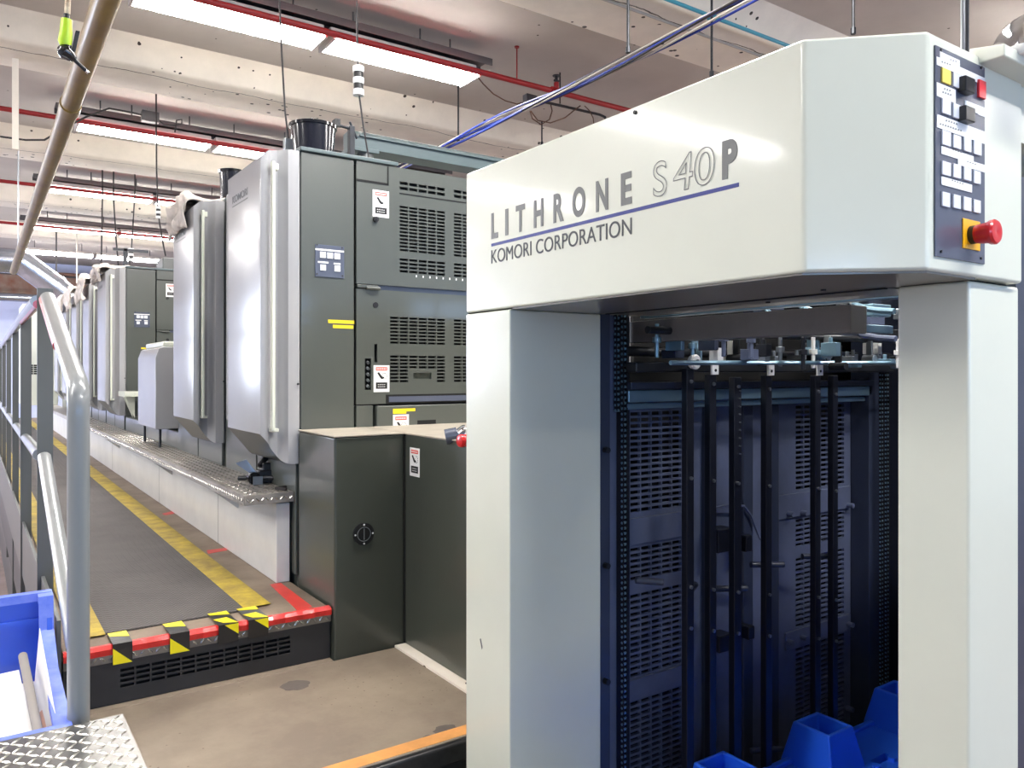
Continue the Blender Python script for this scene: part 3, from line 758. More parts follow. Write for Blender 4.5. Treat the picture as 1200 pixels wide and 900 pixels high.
    holes.append((px(484), px(505.5), vz(484, 444), vz(484, 437)))
    # two oblong cut-outs on the left of the door
    holes.append((px(438.5), px(442), vz(438.5, 424.5), vz(438.5, 403)))
    holes.append((px(427.3), px(434.8), vz(427.3, 457), vz(427.3, 420)))
    dl = perf(xd0, xd1, zl0, zl1, UY - .002, holes, .012).build('lower_door', 'gg', root)
    MB().box(px(484.5), px(505), UY + .008, UY + .02, vz(484, 444), vz(484, 437)).build('recessed_pull', 'ggd', dl)
    s = MB(); random.seed(3)
    for k in range(5):
        zc = vz(431, 424 + k * 7); s.cyl((px(430.8), UY + .004, zc), (px(433.5), UY + .012, zc - .006), .006, n=8)
    s.build('lever_linkage', 'steel', dl)
    b2 = Q(439.8, 357.5); MB().cyl((b2.x, UY - .005, b2.z), (b2.x, UY - .002, b2.z), .012, n=14).build('latch', 'black', dl)
    sticker(dl, px(437.5), px(456), vz(437.5, 459.5), vz(437.5, 428), y=UY - .002)
    # strip under the door: dark slot, then bottom cover
    zk1 = vz(452, 462.5); zk0 = vz(452, 473.5)
    MB().box(px(452), xd1, UY - .0045, UY - .002, zk0, zk1).build('dark_slot', 'dark', dl)
    MB().box(px(455), xd1, UY - .009, UY - .0045, zk0 + .008, zk1 - .008).build('slot_bar', 'slate', dl)
    MB().box(px(417.5), px(437), UY - .001, UY + .03, .9, zl0 - .006).build('lower_side_panel', 'gg', root, bevel=.002)
    zq = vz(441, 475.5)
    lc = MB().box(px(440.5), xd1, UY - .012, UY + .03, .9, zq).build('lower_cover', 'gg', root, bevel=.006)
    MB().box(px(459), px(474.5), UY - .013, UY - .012, vz(459, 485), vz(459, 479)).box(px(474), px(485), UY - .013, UY - .012, vz(474, 482), vz(474, 478.5)).build('yellow_label', 'ylabel', lc)
    sticker(lc, px(459), px(477.5), vz(459, 518), vz(459, 486), y=UY - .012)
    MB().box(px(487.5), px(509), UY - .0135, UY - .012, vz(487, 500.5), vz(487, 492.5)).build('recessed_pull', 'dark', lc)
    # top flashing
    MB().box(px(351), px(466), UY - .01, UY + .3, UT + .003, UT + .02).build('top_tray', 'teal', root, bevel=.004)
    # ---------------- side guard
    def zt_(x):   # top edge by x
        pts = [(.90, 2.425), (.915, 2.432), (.955, 2.468), (.99, 2.475), (1.2, 2.475)]
        for a, c in zip(pts, pts[1:]):
            if x <= c[0]: return a[1] + (c[1] - a[1]) * max(0, (x - a[0])) / (c[0] - a[0])
        return 2.475
    def zbm(x):
        pts = [(.90, 1.365), (.914, 1.365), (1.01, 1.248), (1.03, 1.243), (1.2, 1.243)]
        for a, c in zip(pts, pts[1:]):
            if x <= c[0]: return a[1] + (c[1] - a[1]) * max(0, (x - a[0])) / (c[0] - a[0])
        return 1.243
    prof = [(.914, UY + .455), (.914, UY + .02), (.917, UY + .005), (.927, UY), (.940, UY), (.948, UY + .006), (.958, UY + .024), (.972, UY + .036), (.992, UY + .037), (1.004, UY + .028), (1.014, UY + .008), (1.022, UY - .002), (1.04, UY - .004), (1.062, UY - .004), (1.070, UY + .004), (1.070, UY + .455)]
    # nearly straight far run is subdivided for top/bottom slopes
    s = MB(); n = len(prof)
    zl = [0, .02, .05, .10, .3, .5, .7, .9, .95, .98, 1]
    for x, y in prof:
        t0 = zt_(x); b0 = zbm(x)
        for f in zl: s.v.append((x, y, b0 + (t0 - b0) * f))
    K = len(zl)
    for i in range(n - 1):
        for j in range(K - 1): s.f.append([i * K + j, i * K + j + 1, (i + 1) * K + j + 1, (i + 1) * K + j]); s.m.append(0)
    # top, bottom: strips from outer side profile to a matching back line at y+.455
    for top_ in (0, 1):
        idx = len(s.v)
        for x, y in prof: s.v.append((x, UY + .455, (zt_(x) if top_ else zbm(x))))
        jj = K - 1 if top_ else 0
        for i in range(n - 1):
            a_ = i * K + jj; b_ = (i + 1) * K + jj; f = [a_, idx + i, idx + i + 1, b_]
            s.f.append(f if top_ else f[::-1]); s.m.append(1 if not top_ else 0)
    # back
    s.add([(.914, UY + .455, zbm(.914)), (.914, UY + .455, 2.43), (.955, UY + .455, 2.468), (.99, UY + .455, 2.475), (1.07, UY + .455, 2.475), (1.07, UY + .455, 1.243), (1.01, UY + .455, 1.248)], [(0, 1, 2, 3, 4, 5, 6)])
    g = s.build('side_guard', ['guard', 'gg'], root)
    plabel(g, 'glossy white side guard')
    hz1 = Q(316, 190).z; hz0 = Q(316, 505).z
    MB().box(.951, .963, UY - .03, UY - .005, hz0 - .0, hz1).box(.963, .980, UY - .018, UY + .02, hz1 - .03, hz1 - .004).box(.951, .980, UY - .02, UY + .03, hz0 - .004, hz0 + .010).build('grab_bar', 'cream', g, bevel=.003)
    b2 = Q(348.5, 450); MB().cyl((b2.x, UY - .012, b2.z), (b2.x, UY, b2.z), .004, n=10).build('screw', 'black', g)
    text_mesh('guard_lettering', 'KOMORI', 'ink', g, (.9135, UY + .385, 2.315), .22, .03, 'x', bold=.01)
    MB().box(.9132, .914, UY + .165, UY + .385, 2.300, 2.304).build('guard_underline', 'ink', g)
    return root
U = make_unit()
# narrow white cover strip visible behind each guard
def strip(root, y):
    x0 = P(261.5, 400, y=y).x; x1 = P(267, 400, y=y).x
    MB().box(1.03, 1.075, y, y + .03, 1.37, 2.47).build('rear_edge_strip', 'guard', root, bevel=.003)
strip(U, UY + .9)
PITCH = 1.10
U2 = dup(U, dloc=(0, PITCH, 0), label='second tall grey press unit whose white guard carries draped grey cloths')
FY = 7.2
fl = ['third press unit, first past the low white cabinet, dark front showing keypad', 'fourth press unit back, white guard behind the third unit', 'fifth press unit back along the walkway', 'sixth press unit back along the walkway', 'farthest press unit at the end of the row']
for i in range(5):
    dup(U, loc=(UX, FY + i * 1.08, 0), label=fl[i])

# low covers between second and third unit
root = thing('bridge_section', (1.2, 5.6, 0), 'low grey linking section between second and third press units', 'machine section')
MB().box(1.065, 2.7, 5.17, 7.19, .3, 1.235).build('body', 'gg', root, bevel=.01)
MB().box(1.27, 2.7, 5.3, 7.0, 1.235, 1.45).build('upper_cover', 'far_gg', root, bevel=.01)
MB().box(1.00, 1.26, 6.80, 7.12, 1.41, 1.45).build('shelf', 'cream', root, bevel=.004)
MB().prism([(1.02, 6.9, 1.41), (1.09, 6.9, 1.41), (1.09, 6.9, 1.236)], (0, .015, 0)).prism([(1.02, 7.0, 1.41), (1.09, 7.0, 1.41), (1.09, 7.0, 1.236)], (0, .015, 0)).build('shelf_bracket', 'cream', root)
root = thing('low_cabinet', (1.0, 6.3, ZS), 'low glossy cream cabinet on the step beyond the second unit', 'cabinet')
s = MB().prism([(.955, 5.30, 1.245), (.955, 5.30, 1.70), (.975, 5.30, 1.755), (1.00, 5.30, 1.765), (1.25, 5.30, 1.765), (1.25, 5.30, 1.245)], (0, .62, 0))
s.build('body', 'guard', root, bevel=.006)
for x in (.99, 1.2):
    for y in (5.34, 5.87): MB().cyl((x, y, ZS), (x, y, 1.25), .008, n=8).build('foot', 'iron', root)
MB().cyl((1.08, 5.296, 1.55), (1.08, 5.30, 1.55), .008, n=10).build('lock', 'black', root)
MB().box(1.0, 1.25, 5.32, 5.9, 1.765, 1.80).build('lid', 'cream', root, bevel=.01)
# far end cabinet beyond the last unit
root = thing('end_cabinet', (.9, 13.2, ZP), 'pale yellowish cabinet with vent seen past the handrail', 'cabinet')
s = MB().box(.62, 1.07, 13.3, 14.3, ZS, 2.6); s.build('body', 'cream', root, bevel=.01)
a0 = P(65, 428, y=13.3); a1 = P(74, 438, y=13.3)
s = MB()
for i in range(3):
    for j in range(5): s.box(.66 + i * .05, .70 + i * .05, 13.292, 13.3, 1.58 + j * .03, 1.60 + j * .03)
s.build('vent', 'dark', root)
# grey tools pile
root = thing('roller_clamp', (1.02, 3.42, ZS), 'black clamp tool with knobs lying on diamond plate step corner', 'tool')
random.seed(5)
c = P(307, 566, z=ZS); cx, cy = c.x, c.y
Zt = ZS + .0018
MB().cyl((cx - .09, cy + .03, Zt + .022), (cx + .03, cy - .05, Zt + .024), .011, n=10).cyl((cx + .03, cy - .05, Zt + .024), (cx + .12, cy - .11, Zt + .018), .008, n=10).build('shaft', 'iron', root)
MB().box(cx - .02, cx + .05, cy - .03, cy + .03, Zt, Zt + .055).box(cx + .0, cx + .035, cy - .02, cy + .015, Zt + .05, Zt + .085).build('clamp_body', 'black', root, bevel=.006)
MB().cyl((cx - .045, cy - .04, Zt + .026), (cx - .045, cy - .01, Zt + .026), .026, n=16).build('knob', 'bgloss', root)
MB().cyl((cx + .075, cy - .10, Zt + .024), (cx + .075, cy - .065, Zt + .024), .024, n=16).cyl((cx + .075, cy - .105, Zt + .024), (cx + .075, cy - .10, Zt + .024), .012, n=12).build('knob', 'bgloss', root)
MB().cyl((cx - .01, cy + .01, Zt + .07), (cx + .05, cy + .03, Zt + .125), .012, n=10).cyl((cx + .035, cy + .02, Zt + .11), (cx + .06, cy + .034, Zt + .135), .018, n=12).build('thumb_screw', 'black', root)
MB().prism([(cx - .10, cy + .04, Zt + .085), (cx - .06, cy + .02, Zt + .10), (cx - .02, cy, Zt + .04), (cx - .035, cy, Zt + .03)], (.0, .006, .0)).build('metal_bracket', 'steel', root)
MB().box(cx - .055, cx - .015, cy - .06, cy - .055, Zt, Zt + .035).build('metal_bracket', 'steel', root)
MB().box(cx + .035, cx + .085, cy - .07, cy - .03, Zt, Zt + .04).box(cx + .02, cx + .075, cy - .03, cy - .02, Zt + .04, Zt + .056).build('pivot_block', 'black', root, bevel=.005)
MB().tube([(cx + .09, cy - .11, Zt + .012), (cx + .08, cy - .2, Zt + .006), (1.01, 3.12, Zt + .006), (1.035, 3.07, Zt + .006)], .006, 6).build('cable', 'cable', root)

# buckets, brackets on unit tops
root = thing('bucket', P(369, 176, y=3.28), 'glossy black bucket standing on top of the nearest press unit', 'bucket')
bx = P(367, 160, y=3.28).x; rt = .098; zt = P(367, 140, y=3.2).z
s = MB().rings([((bx, 3.28, UT + .02), rt * .84), ((bx, 3.28, zt - .012), rt * .97)], 36, caps=False)
s.rings([((bx, 3.28, UT + .02), rt * .84), ((bx, 3.28, UT + .021), .001)], 36, caps=False)
s.rings([((bx, 3.28, UT + .03), rt * .82), ((bx, 3.28, zt - .012), rt * .94)], 36, caps=False)
s.build('shell', 'bucket', root)
MB().rings([((bx, 3.28, zt - .014), rt * .96), ((bx, 3.28, zt - .014), rt * 1.04), ((bx, 3.28, zt - .002), rt * 1.05), ((bx, 3.28, zt), rt * 1.0), ((bx, 3.28, zt - .004), rt * .93)], 36, caps=False).build('rim', 'bgloss', root)
root = thing('ink_arm', (1.4, 3.35, UT), 'small dark bracket arm with clamp beside the black bucket', 'bracket')
a = P(394, 146, y=3.28); c = P(411, 151, y=3.28)
MB().cyl(a, c, .007, n=10).build('arm', 'iron', root)
MB().box(a.x - .012, a.x + .012, 3.26, 3.30, a.z - .01, a.z + .02).build('clamp', 'black', root)
MB().box(c.x - .01, c.x + .014, 3.265, 3.295, UT, c.z + .01).build('upright', 'iron', root, bevel=.002)
MB().cyl(c + Vector((-.004, 0, .03)), c + Vector((.03, 0, -.04)), .005, n=8).build('lever', 'iron', root)
# blue-grey box beam
root = thing('box_beam', P(420, 165, y=3.45), 'blue grey folded steel box beam across the top of the nearest unit', 'beam')
yb = 3.45
q0 = P(414, 157, y=yb); q1 = P(430, 150, y=yb); q2 = P(414, 172, y=yb)
zt0 = q1.z - .0; zf = P(430, 158.5, y=yb).z
zb0 = q2.z
x0 = q0.x
MB().prism([(x0, yb, zb0), (x0, yb + .12, zb0), (x0, yb + .12, zf + .02), (x0 + 0, yb + .05, zf + .028), (x0, yb, zf - .012)], (1.5, 0, 0)).build('beam', 'teal', root, bevel=.002)
MB().box(x0 + .03, x0 + 1.48, yb - .012, yb + .0, zf - .012, zf - .004).build('flange', 'teal', root)
MB().box(x0 - .02, x0 + .12, yb - .03, yb + .1, zb0 - .022, zb0 - .004).build('foot_plate', 'teal', root, bevel=.002)
MB().cyl((x0 + .07, yb + .02, UT - .01), (x0 + .07, yb + .02, zb0 - .02), .04, n=20).build('post', 'far_gg', root)
MB().tube([(x0 + .02, yb - .03, UT + .005), (x0 + .04, yb - .04, UT + .05), (x0 + .09, yb - .04, UT + .06), (x0 + .12, yb - .02, UT + .03)], .004, 6).build('hose', 'wcable', root)
MB().cyl((x0 + 1.4, yb + .05, UT - .01), (x0 + 1.4, yb + .05, zb0), .03, n=16).build('post', 'far_gg', root)
# bucket behind guard 2
c = P(266, 200, y=4.3)
root = thing('bucket', (c.x, 4.3, UT), 'black bucket on second unit, partly hidden behind nearest guard', 'bucket')
s = MB().rings([((c.x + .03, 4.3, UT - .01), .058), ((c.x + .03, 4.3, c.z - .01), .068)], 24)
s.build('shell', 'bucket', root)
MB().rings([((c.x + .03, 4.3, c.z - .014), .07), ((c.x + .03, 4.3, c.z), .074), ((c.x + .03, 4.3, c.z + .001), .06)], 24).build('rim', 'bgloss', root)
# dark motor box on far unit tops
root = thing('motor_box', (1.4, 7.5, UT), 'dark motor box with bracket on top of third press unit', 'motor')
a = P(188, 303, y=7.5); c = P(201, 325, y=7.5)
MB().box(a.x, a.x + .3, 7.4, 7.7, UT, a.z).build('housing', 'far_gg', root, bevel=.01)
MB().box(a.x - .3, a.x - .27, 7.48, 7.51, UT, a.z + .06).box(a.x - .38, a.x - .1, 7.48, 7.51, a.z + .04, a.z + .06).build('bracket', 'iron', root)

# draped cloths
def rag(path, wdt, thk, seed, label, y):
    random.seed(seed)
    s = MB(); N = len(path); Kc = 26
    import mathutils
    vs = []
    for i in range(N):
        for k in range(Kc):
            f = k / (Kc - 1)
            x, z = path[i]
            yy = y + (f - .5) * wdt
            nz_ = mathutils.noise.noise(Vector((i * .35 + seed, f * 9, seed)))
            n2 = mathutils.noise.noise(Vector((i * .9, f * 22 + seed, 3)))
            n3 = mathutils.noise.noise(Vector((i * 1.3, f * 13 + seed, 7)))
            vs.append((x + nz_ * .05 + n2 * .03 + n3 * .02, yy + n2 * .03, z + thk * (.5 + abs(nz_) * 1.8) * (max(0, math.sin(math.pi * f)) ** .35) + n2 * .035 + n3 * .02))
    fs = []
    for i in range(N - 1):
        for k in range(Kc - 1): fs.append([i * Kc + k, i * Kc + k + 1, (i + 1) * Kc + k + 1, (i + 1) * Kc + k])
    s.add(vs, fs); o = s.build('cloth', 'rag')
    md = o.modifiers.new('thick', 'SOLIDIFY'); md.thickness = .012
    sb = o.modifiers.new('sub', 'SUBSURF'); sb.levels = 1; sb.render_levels = 1
    return tag(o, label, 'cloth', 'grey cloths draped on the guards')
def ragpath(x0, drop, base=2.48):
    out = []
    for i in range(8): out.append((1.16 - i * (1.16 - x0) / 8, base + .008 * math.sin(i)))
    for i in range(7): out.append((x0 - .012 - .02 * math.sin(i * .5), base - i * drop / 6))
    return out
rag(ragpath(.90, .17), .42, .035, 11, 'rumpled pale grey cloth draped over the second unit guard', 4.11 + .24)
rag(ragpath(.89, .13), .46, .035, 12, 'rumpled cloth lying on the third unit guard', 7.46)
rag(ragpath(.88, .22), .50, .045, 13, 'cloth hanging over the fourth unit guard', 8.52)
rag(ragpath(.88, .22), .50, .045, 14, 'cloth hanging over the fifth unit guard', 9.6)
rag(ragpath(.88, .20), .50, .04, 15, 'cloth on the sixth unit guard, farthest of the cloths', 10.66)

# ------------------------------------------------------------------ grey-green operator side cover
CT = 1.377
root = thing('side_cover', (1.2, 2.8, ZB), 'dark grey green cover cabinet with round lock in front of nearest unit', 'machine cover')
MB().box(1.06, 1.335, 2.63, 3.0, .3, CT - .006).build('corner_cabinet', 'ggd', root, bevel=.008)
MB().box(1.335, 1.40, 1.74, 3.0, .0, CT - .006).build('long_panel', 'ggd', root, bevel=.004)
MB().box(1.058, 1.345, 2.625, 3.0, CT - .006, CT).box(1.33, 2.4, 1.76, 3.0, CT - .006, CT).build('top_plate', 'toptan', root, bevel=.002)
MB().box(1.3335, 1.336, 2.62, 2.632, .3, CT - .006).build('seam', 'dark', root)
MB().box(1.29, 1.334, 1.80, 2.62, ZB, ZB + .008).build('base_strip', 'conc', root)
lk = P(425.5, 625.5, y=2.63)
lo = MB().cyl((lk.x, 2.622, lk.z), (lk.x, 2.631, lk.z), .040, n=32).build('round_lock', 'black', root)
s = MB(); n = 28
for k in range(n):
    a0 = 2 * math.pi * k / n; a1 = 2 * math.pi * (k + 1) / n
    s.prism([(lk.x + .024 * math.cos(a0), 2.6215, lk.z + .024 * math.sin(a0)), (lk.x + .0265 * math.cos(a0), 2.6215, lk.z + .0265 * math.sin(a0)), (lk.x + .0265 * math.cos(a1), 2.6215, lk.z + .0265 * math.sin(a1)), (lk.x + .024 * math.cos(a1), 2.6215, lk.z + .024 * math.sin(a1))], (0, -.001, 0))
s.box(lk.x - .0015, lk.x + .0015, 2.620, 2.6215, lk.z - .02, lk.z + .02)
s.build('lock_ring', 'steel', lo)
for dx, dz in ((0, .034), (0, -.034), (.034, 0), (-.034, 0)): MB().cyl((lk.x + dx, 2.62, lk.z + dz), (lk.x + dx, 2.6215, lk.z + dz), .0035, n=8).build('rivet', 'white', lo)
a = P(480.5, 524, x=1.335); c = P(492.5, 560, x=1.335); 
sticker(root, a.y, P(491.8, 524, x=1.335).y, P(480.5, 557, x=1.335).z, a.z, xp=1.335)
# rollers behind the panel, red stop button
kb = P(531, 509, y=2.3)
root = thing('guide_roller', (kb.x, 2.3, CT), 'dark roller with steel ring on cover top beside the cream pillar', 'roller')
MB().cyl(kb + Vector((-.03, 0, -.008)), kb + Vector((.005, -.02, 0)), .026, n=18).build('roller', 'slate', root)
MB().rings([(kb + Vector((.005, -.02, 0)), .02), (kb + Vector((.02, -.03, .002)), .03), (kb + Vector((.028, -.034, .003)), .03), (kb + Vector((.03, -.035, .003)), .018)], 18).build('ring', 'chrome', root)
MB().box(kb.x - .01, kb.x + .06, 2.27, 2.33, CT, kb.z - .012).build('stand', 'iron', root)
kb = P(542, 516.5, x=1.30)
root = thing('stop_button', kb, 'red mushroom button on the grey panel beside the cream pillar', 'button')
MB().rings([(Vector((1.335, kb.y, kb.z)), .012), (Vector((1.318, kb.y, kb.z)), .012)], 18).build('stem', 'black', root)
MB().rings([(Vector((1.32, kb.y, kb.z)), .017), (Vector((1.312, kb.y, kb.z)), .021), (Vector((1.304, kb.y, kb.z)), .018), (Vector((1.298, kb.y, kb.z)), .022), (Vector((1.288, kb.y, kb.z)), .019), (Vector((1.285, kb.y, kb.z)), .008)], 22).build('cap', 'estop', root)

# ================================================================== GANTRY (cream header with lettering)
root = thing('press_header_frame', (1.2, 1.2, 0), 'large cream painted press frame with LITHRONE S40P lettering and dark pile bay', 'press frame')
G = root
plan = [(1.05, 1.722), (1.05, .729), (1.179, .605), (1.493, .605), (1.493, 1.722)]
HZ0, HZ1 = 1.754, 2.113
hb = MB().prism([(x, y, HZ0) for x, y in plan], (0, 0, HZ1 - HZ0)).build('header_box', 'cream', root, bevel=.006, seg=3)
MB().box(1.05, 1.335, 1.522, 1.722, 0, HZ0 - .003).build('far_pillar', 'cream', root, bevel=.004)
MB().box(1.335, 1.515, .619, .74, 0, HZ0 - .003).build('near_pillar', 'cream', root, bevel=.006)
MB().box(1.34, 1.49, .63, .735, HZ0 - .004, HZ0 + .001).build('pillar_gap', 'dark', root)
# trim seam on underside
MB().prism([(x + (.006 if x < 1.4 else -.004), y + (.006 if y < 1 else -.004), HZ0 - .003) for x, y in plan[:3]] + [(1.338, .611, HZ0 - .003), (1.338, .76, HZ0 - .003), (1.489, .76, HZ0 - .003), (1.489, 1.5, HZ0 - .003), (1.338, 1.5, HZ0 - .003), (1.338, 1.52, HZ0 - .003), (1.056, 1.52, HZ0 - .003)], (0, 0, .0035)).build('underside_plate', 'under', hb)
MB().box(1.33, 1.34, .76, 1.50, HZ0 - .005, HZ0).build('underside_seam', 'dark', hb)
for (u, v) in ((965, 337), (900, 352)): 
    a = P(u, v, z=HZ0); MB().cyl((a.x, a.y, HZ0 - .006), (a.x, a.y, HZ0), .005, n=8).build('rivet', 'black', hb)
a = P(745, 132, x=1.05); MB().cyl((1.046, a.y, a.z), (1.05, a.y, a.z), .004, n=8).build('screw', 'black', hb)
# hood slab and lamp dome at the right end of the header
sl = MB().prism([(1.335, .566, 2.098), (1.335, .566, 2.118), (1.335, .62, 2.128), (1.335, .62, 2.098)], (.45, 0, 0)).build('hood_slab', 'cream', root, bevel=.003)
MB().box(1.493, 1.78, .61, .74, 2.0, 2.13).build('hood_bracket', 'cream', root)
dc = Vector((1.455, .565, 2.112))
MB().rings([(dc + Vector((0, 0, .0)), .074), (dc + Vector((0, 0, .006)), .078), (dc + Vector((0, 0, .014)), .078)], 32).build('lamp_ring', 'white', sl)
MB().rings([(dc + Vector((0, 0, .014)), .072)] + [(dc + Vector((0, 0, .014 + .072 * math.sin(k * math.pi / 16))), max(.072 * math.cos(k * math.pi / 16), .002)) for k in range(1, 9)], 32).build('chrome_dome', 'chrome', sl)
# lettering on the long face
XA = 1.05
def glyph(ch, u0, u1, zlo, zhi, bold, nm='lettering', outline=False, shear=0, m='letter'):
    ya = P(u0, 300, x=XA).y; yb_ = P(u1, 300, x=XA).y
    return text_mesh(nm, ch, m, hb, (XA - .0005 - (.001 if outline else 0), ya, zlo), ya - yb_, zhi - zlo, 'x', bold=bold, outline=outline, shear=shear)
Z0_, Z1_ = 1.9275, 1.9905
for ch, u0, u1 in (('L', 576, 583.8), ('I', 592.3, 595.8), ('T', 604.8, 615.4), ('H', 625.9, 636.9), ('R', 648.8, 660.8), ('O', 671, 686), ('N', 698.7, 712.8), ('E', 728, 740.6)):
    glyph(ch, u0, u1, Z0_, Z1_, .035)
glyph('S', 766, 782, 1.9265, 1.9925, 0, outline=True)
glyph('4', 789.3, 812.8, 1.9265, 1.9925, 0, outline=True, shear=.1)
glyph('0', 814.2, 837.8, 1.9265, 1.9925, 0, outline=True, shear=.05)
glyph('P', 846.5, 864.5, 1.9275, 1.9930, .05)
ya = P(576, 289, x=XA).y; yb_ = P(866, 214, x=XA).y
MB().box(XA - .0008, XA, yb_, ya, 1.9095, 1.9165).build('blue_line', 'bline', hb)
glyph('KOMORI CORPORATION', 576, 740.6, 1.8675, 1.9005, 0, m='ink')
# control panel on the front face
CY = .605
a = P(1094, 53, y=CY); c = P(1152, 310, y=CY)
cp = MB().box(a.x, c.x, CY - .003, CY, c.z, a.z).build('control_panel', 'slate', hb, bevel=.001)
def cpad(nm, u0, u1, v0, v1, m, t):
    A_ = P(u0, v0, y=CY); B_ = P(u1, v0, y=CY); C_ = P(u0, v1, y=CY)
    return MB().box(A_.x, B_.x, CY - .003 - t, CY - .003, C_.z, A_.z).build(nm, m, cp, bevel=.0006 if t > .001 else 0)
for u0, u1, v0, v1 in ((1099, 1122, 61, 69), (1095, 1151.5, 67, 76.5), (1095, 1117, 97, 113), (1128, 1151.5, 118, 128), (1143, 1151.5, 124, 135), (1095, 1151, 134.3, 150), (1100, 1138, 171.5, 181), (1119.5, 1151, 184, 193.5), (1100, 1136, 207, 217)):
    nst = globals().get('nst', 0) + 1
    cpad('label_strip', u0, u1, v0, v1, 'white', .0004 + .00012 * nst)
s = MB(); random.seed(9)
for (u, v, n_) in ((1110, 71, 3), (1100, 73.5, 4), (1103, 105, 3), (1101, 109, 4), (1105, 142, 5), (1098, 146, 9), (1113, 176, 4), (1130, 190, 4), (1112, 212, 5)):
    for k in range(n_):
        q_ = P(u + k * 3, v + k * 1.0, y=CY); s.box(q_.x, q_.x + .0022, CY - .0050, CY - .0046, q_.z - .001, q_.z + .001)
s.build('fine_print', 'ink', cp, smooth=False)
for i, (u0, u1, v0, v1) in enumerate(((1100, 1110, 80, 97), (1113, 1122, 86, 102), (1100, 1110, 116, 133), (1113, 1122, 121.5, 138), (1100, 1110, 153, 170), (1113, 1122, 158, 173.5), (1125.5, 1134, 161, 177), (1137, 1146, 165, 181), (1100, 1110, 189, 205), (1113, 1122, 192, 208), (1125.5, 1134, 196, 211), (1137, 1145, 200, 215), (1100, 1109, 225, 242), (1113, 1121.5, 228, 244), (1125, 1134, 230.5, 246.5), (1137, 1145, 234, 249))):
    bo = cpad('button', u0, u1, v0, v1, 'ybtn' if i == 0 else 'wbtn', .003)
    if i == 0: plabel(bo, 'yellow button')
plabel(cpad('button', 1142.5, 1150.5, 94, 114.5, 'rbtn', .004), 'red button')
for v0, v1 in ((87, 107), (121.5, 141)):
    A_ = P(1119.5, v0 + 4, y=CY); B_ = P(1131, v0, y=CY); C_ = P(1119.5, v1 + 2, y=CY)
    MB().box(A_.x, B_.x, CY - .016, CY - .003, C_.z, A_.z).build('switch_block', 'black', cp, bevel=.002)
for (u, v) in ((1100, 59), (1147, 80), (1100, 295), (1147, 303)):
    q_ = P(u, v, y=CY); MB().cyl((q_.x, CY - .005, q_.z), (q_.x, CY - .003, q_.z), .0022, n=8).build('screw', 'black', cp)
yp = cpad('stop_plate', 1125, 1145, 256, 291, 'estopy', .002)
q_ = P(1134.5, 276, y=CY); ex, ez = q_.x, q_.z
MB().cyl((ex, CY - .005, ez), (ex, CY - .014, ez), .0145, n=24).build('stop_stem', 'black', yp)
MB().rings([((ex, CY - .013, ez), .0145), ((ex, CY - .020, ez), .0155), ((ex, CY - .030, ez), .0165), ((ex, CY - .034, ez), .019), ((ex, CY - .040, ez), .0195), ((ex, CY - .043, ez), .017), ((ex, CY - .044, ez), .008), ((ex, CY - .042, ez), .002)], 32).build('stop_button', 'estop', yp)
a = P(564, 755, x=XA); MB().prism([(XA - .0006, a.y + .006, a.z + .012), (XA - .0006, a.y + .002, a.z + .014), (XA - .0006, a.y - .006, a.z - .006), (XA - .0006, a.y - .003, a.z - .012)], (.0006, 0, 0)).build('paint_chip', 'ink', root)

# ---------------- pile bay interior
YB = 1.60
xs0, xs1 = 1.50, 1.745
areas = [(1.21, 1.49, 17), (1.02, 1.11, 6), (.75, .98, 14), (.30, .68, 23)]
def ppanel(x0, x1, hx0, hx1, nx):
    holes = []
    for z0, z1, n_ in areas: holes += slots(hx0, hx1, z0, z1, nx, n_, .12, .4)
    return perf(x0, x1, .15, 1.52, YB, holes, .01).build('perforated_panel', 'navy2', G)
ppanel(1.49, 1.735, 1.512, 1.715, 5)
ppanel(2.20, 2.58, 2.262, 2.54, 6)
MB().box(1.735, 2.20, YB, YB + .012, .15, 1.52).build('plain_panel', 'navy2', G)
for x in (1.80, 1.97, 2.10): MB().box(x, x + .05, YB - .02, YB, .15, 1.5).build('panel_rib', 'navy', G, bevel=.006)
MB().box(1.49, 1.72, YB - .008, YB, 1.12, 1.195).build('panel_band', 'navy2', G, bevel=.003)
MB().box(1.49, 1.72, YB - .008, YB, .685, .745).build('panel_band', 'navy2', G, bevel=.003)
MB().box(2.14, 2.57, YB - .008, YB, 1.12, 1.20).build('panel_band', 'navy2', G, bevel=.003)
MB().box(2.20, 2.57, YB - .008, YB, .685, .745).build('panel_band', 'navy2', G, bevel=.003)
for u, v in ((924, 602), (940, 601), (994, 592), (924, 752), (940, 747), (994, 731), (994, 830)):
    q_ = P(u, v, y=YB - .01); MB().cyl((q_.x, YB - .03, q_.z), (q_.x, YB - .005, q_.z), .009, n=10).build('bolt', 'navy2', G)
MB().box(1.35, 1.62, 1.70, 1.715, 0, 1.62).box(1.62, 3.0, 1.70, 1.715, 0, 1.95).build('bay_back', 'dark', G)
MB().box(3.0, 3.03, .60, 1.73, 0, 1.95).build('bay_side', 'navy', G)
MB().box(1.516, 3.0, .625, .64, 0, 1.95).build('bay_front', 'navy', G)
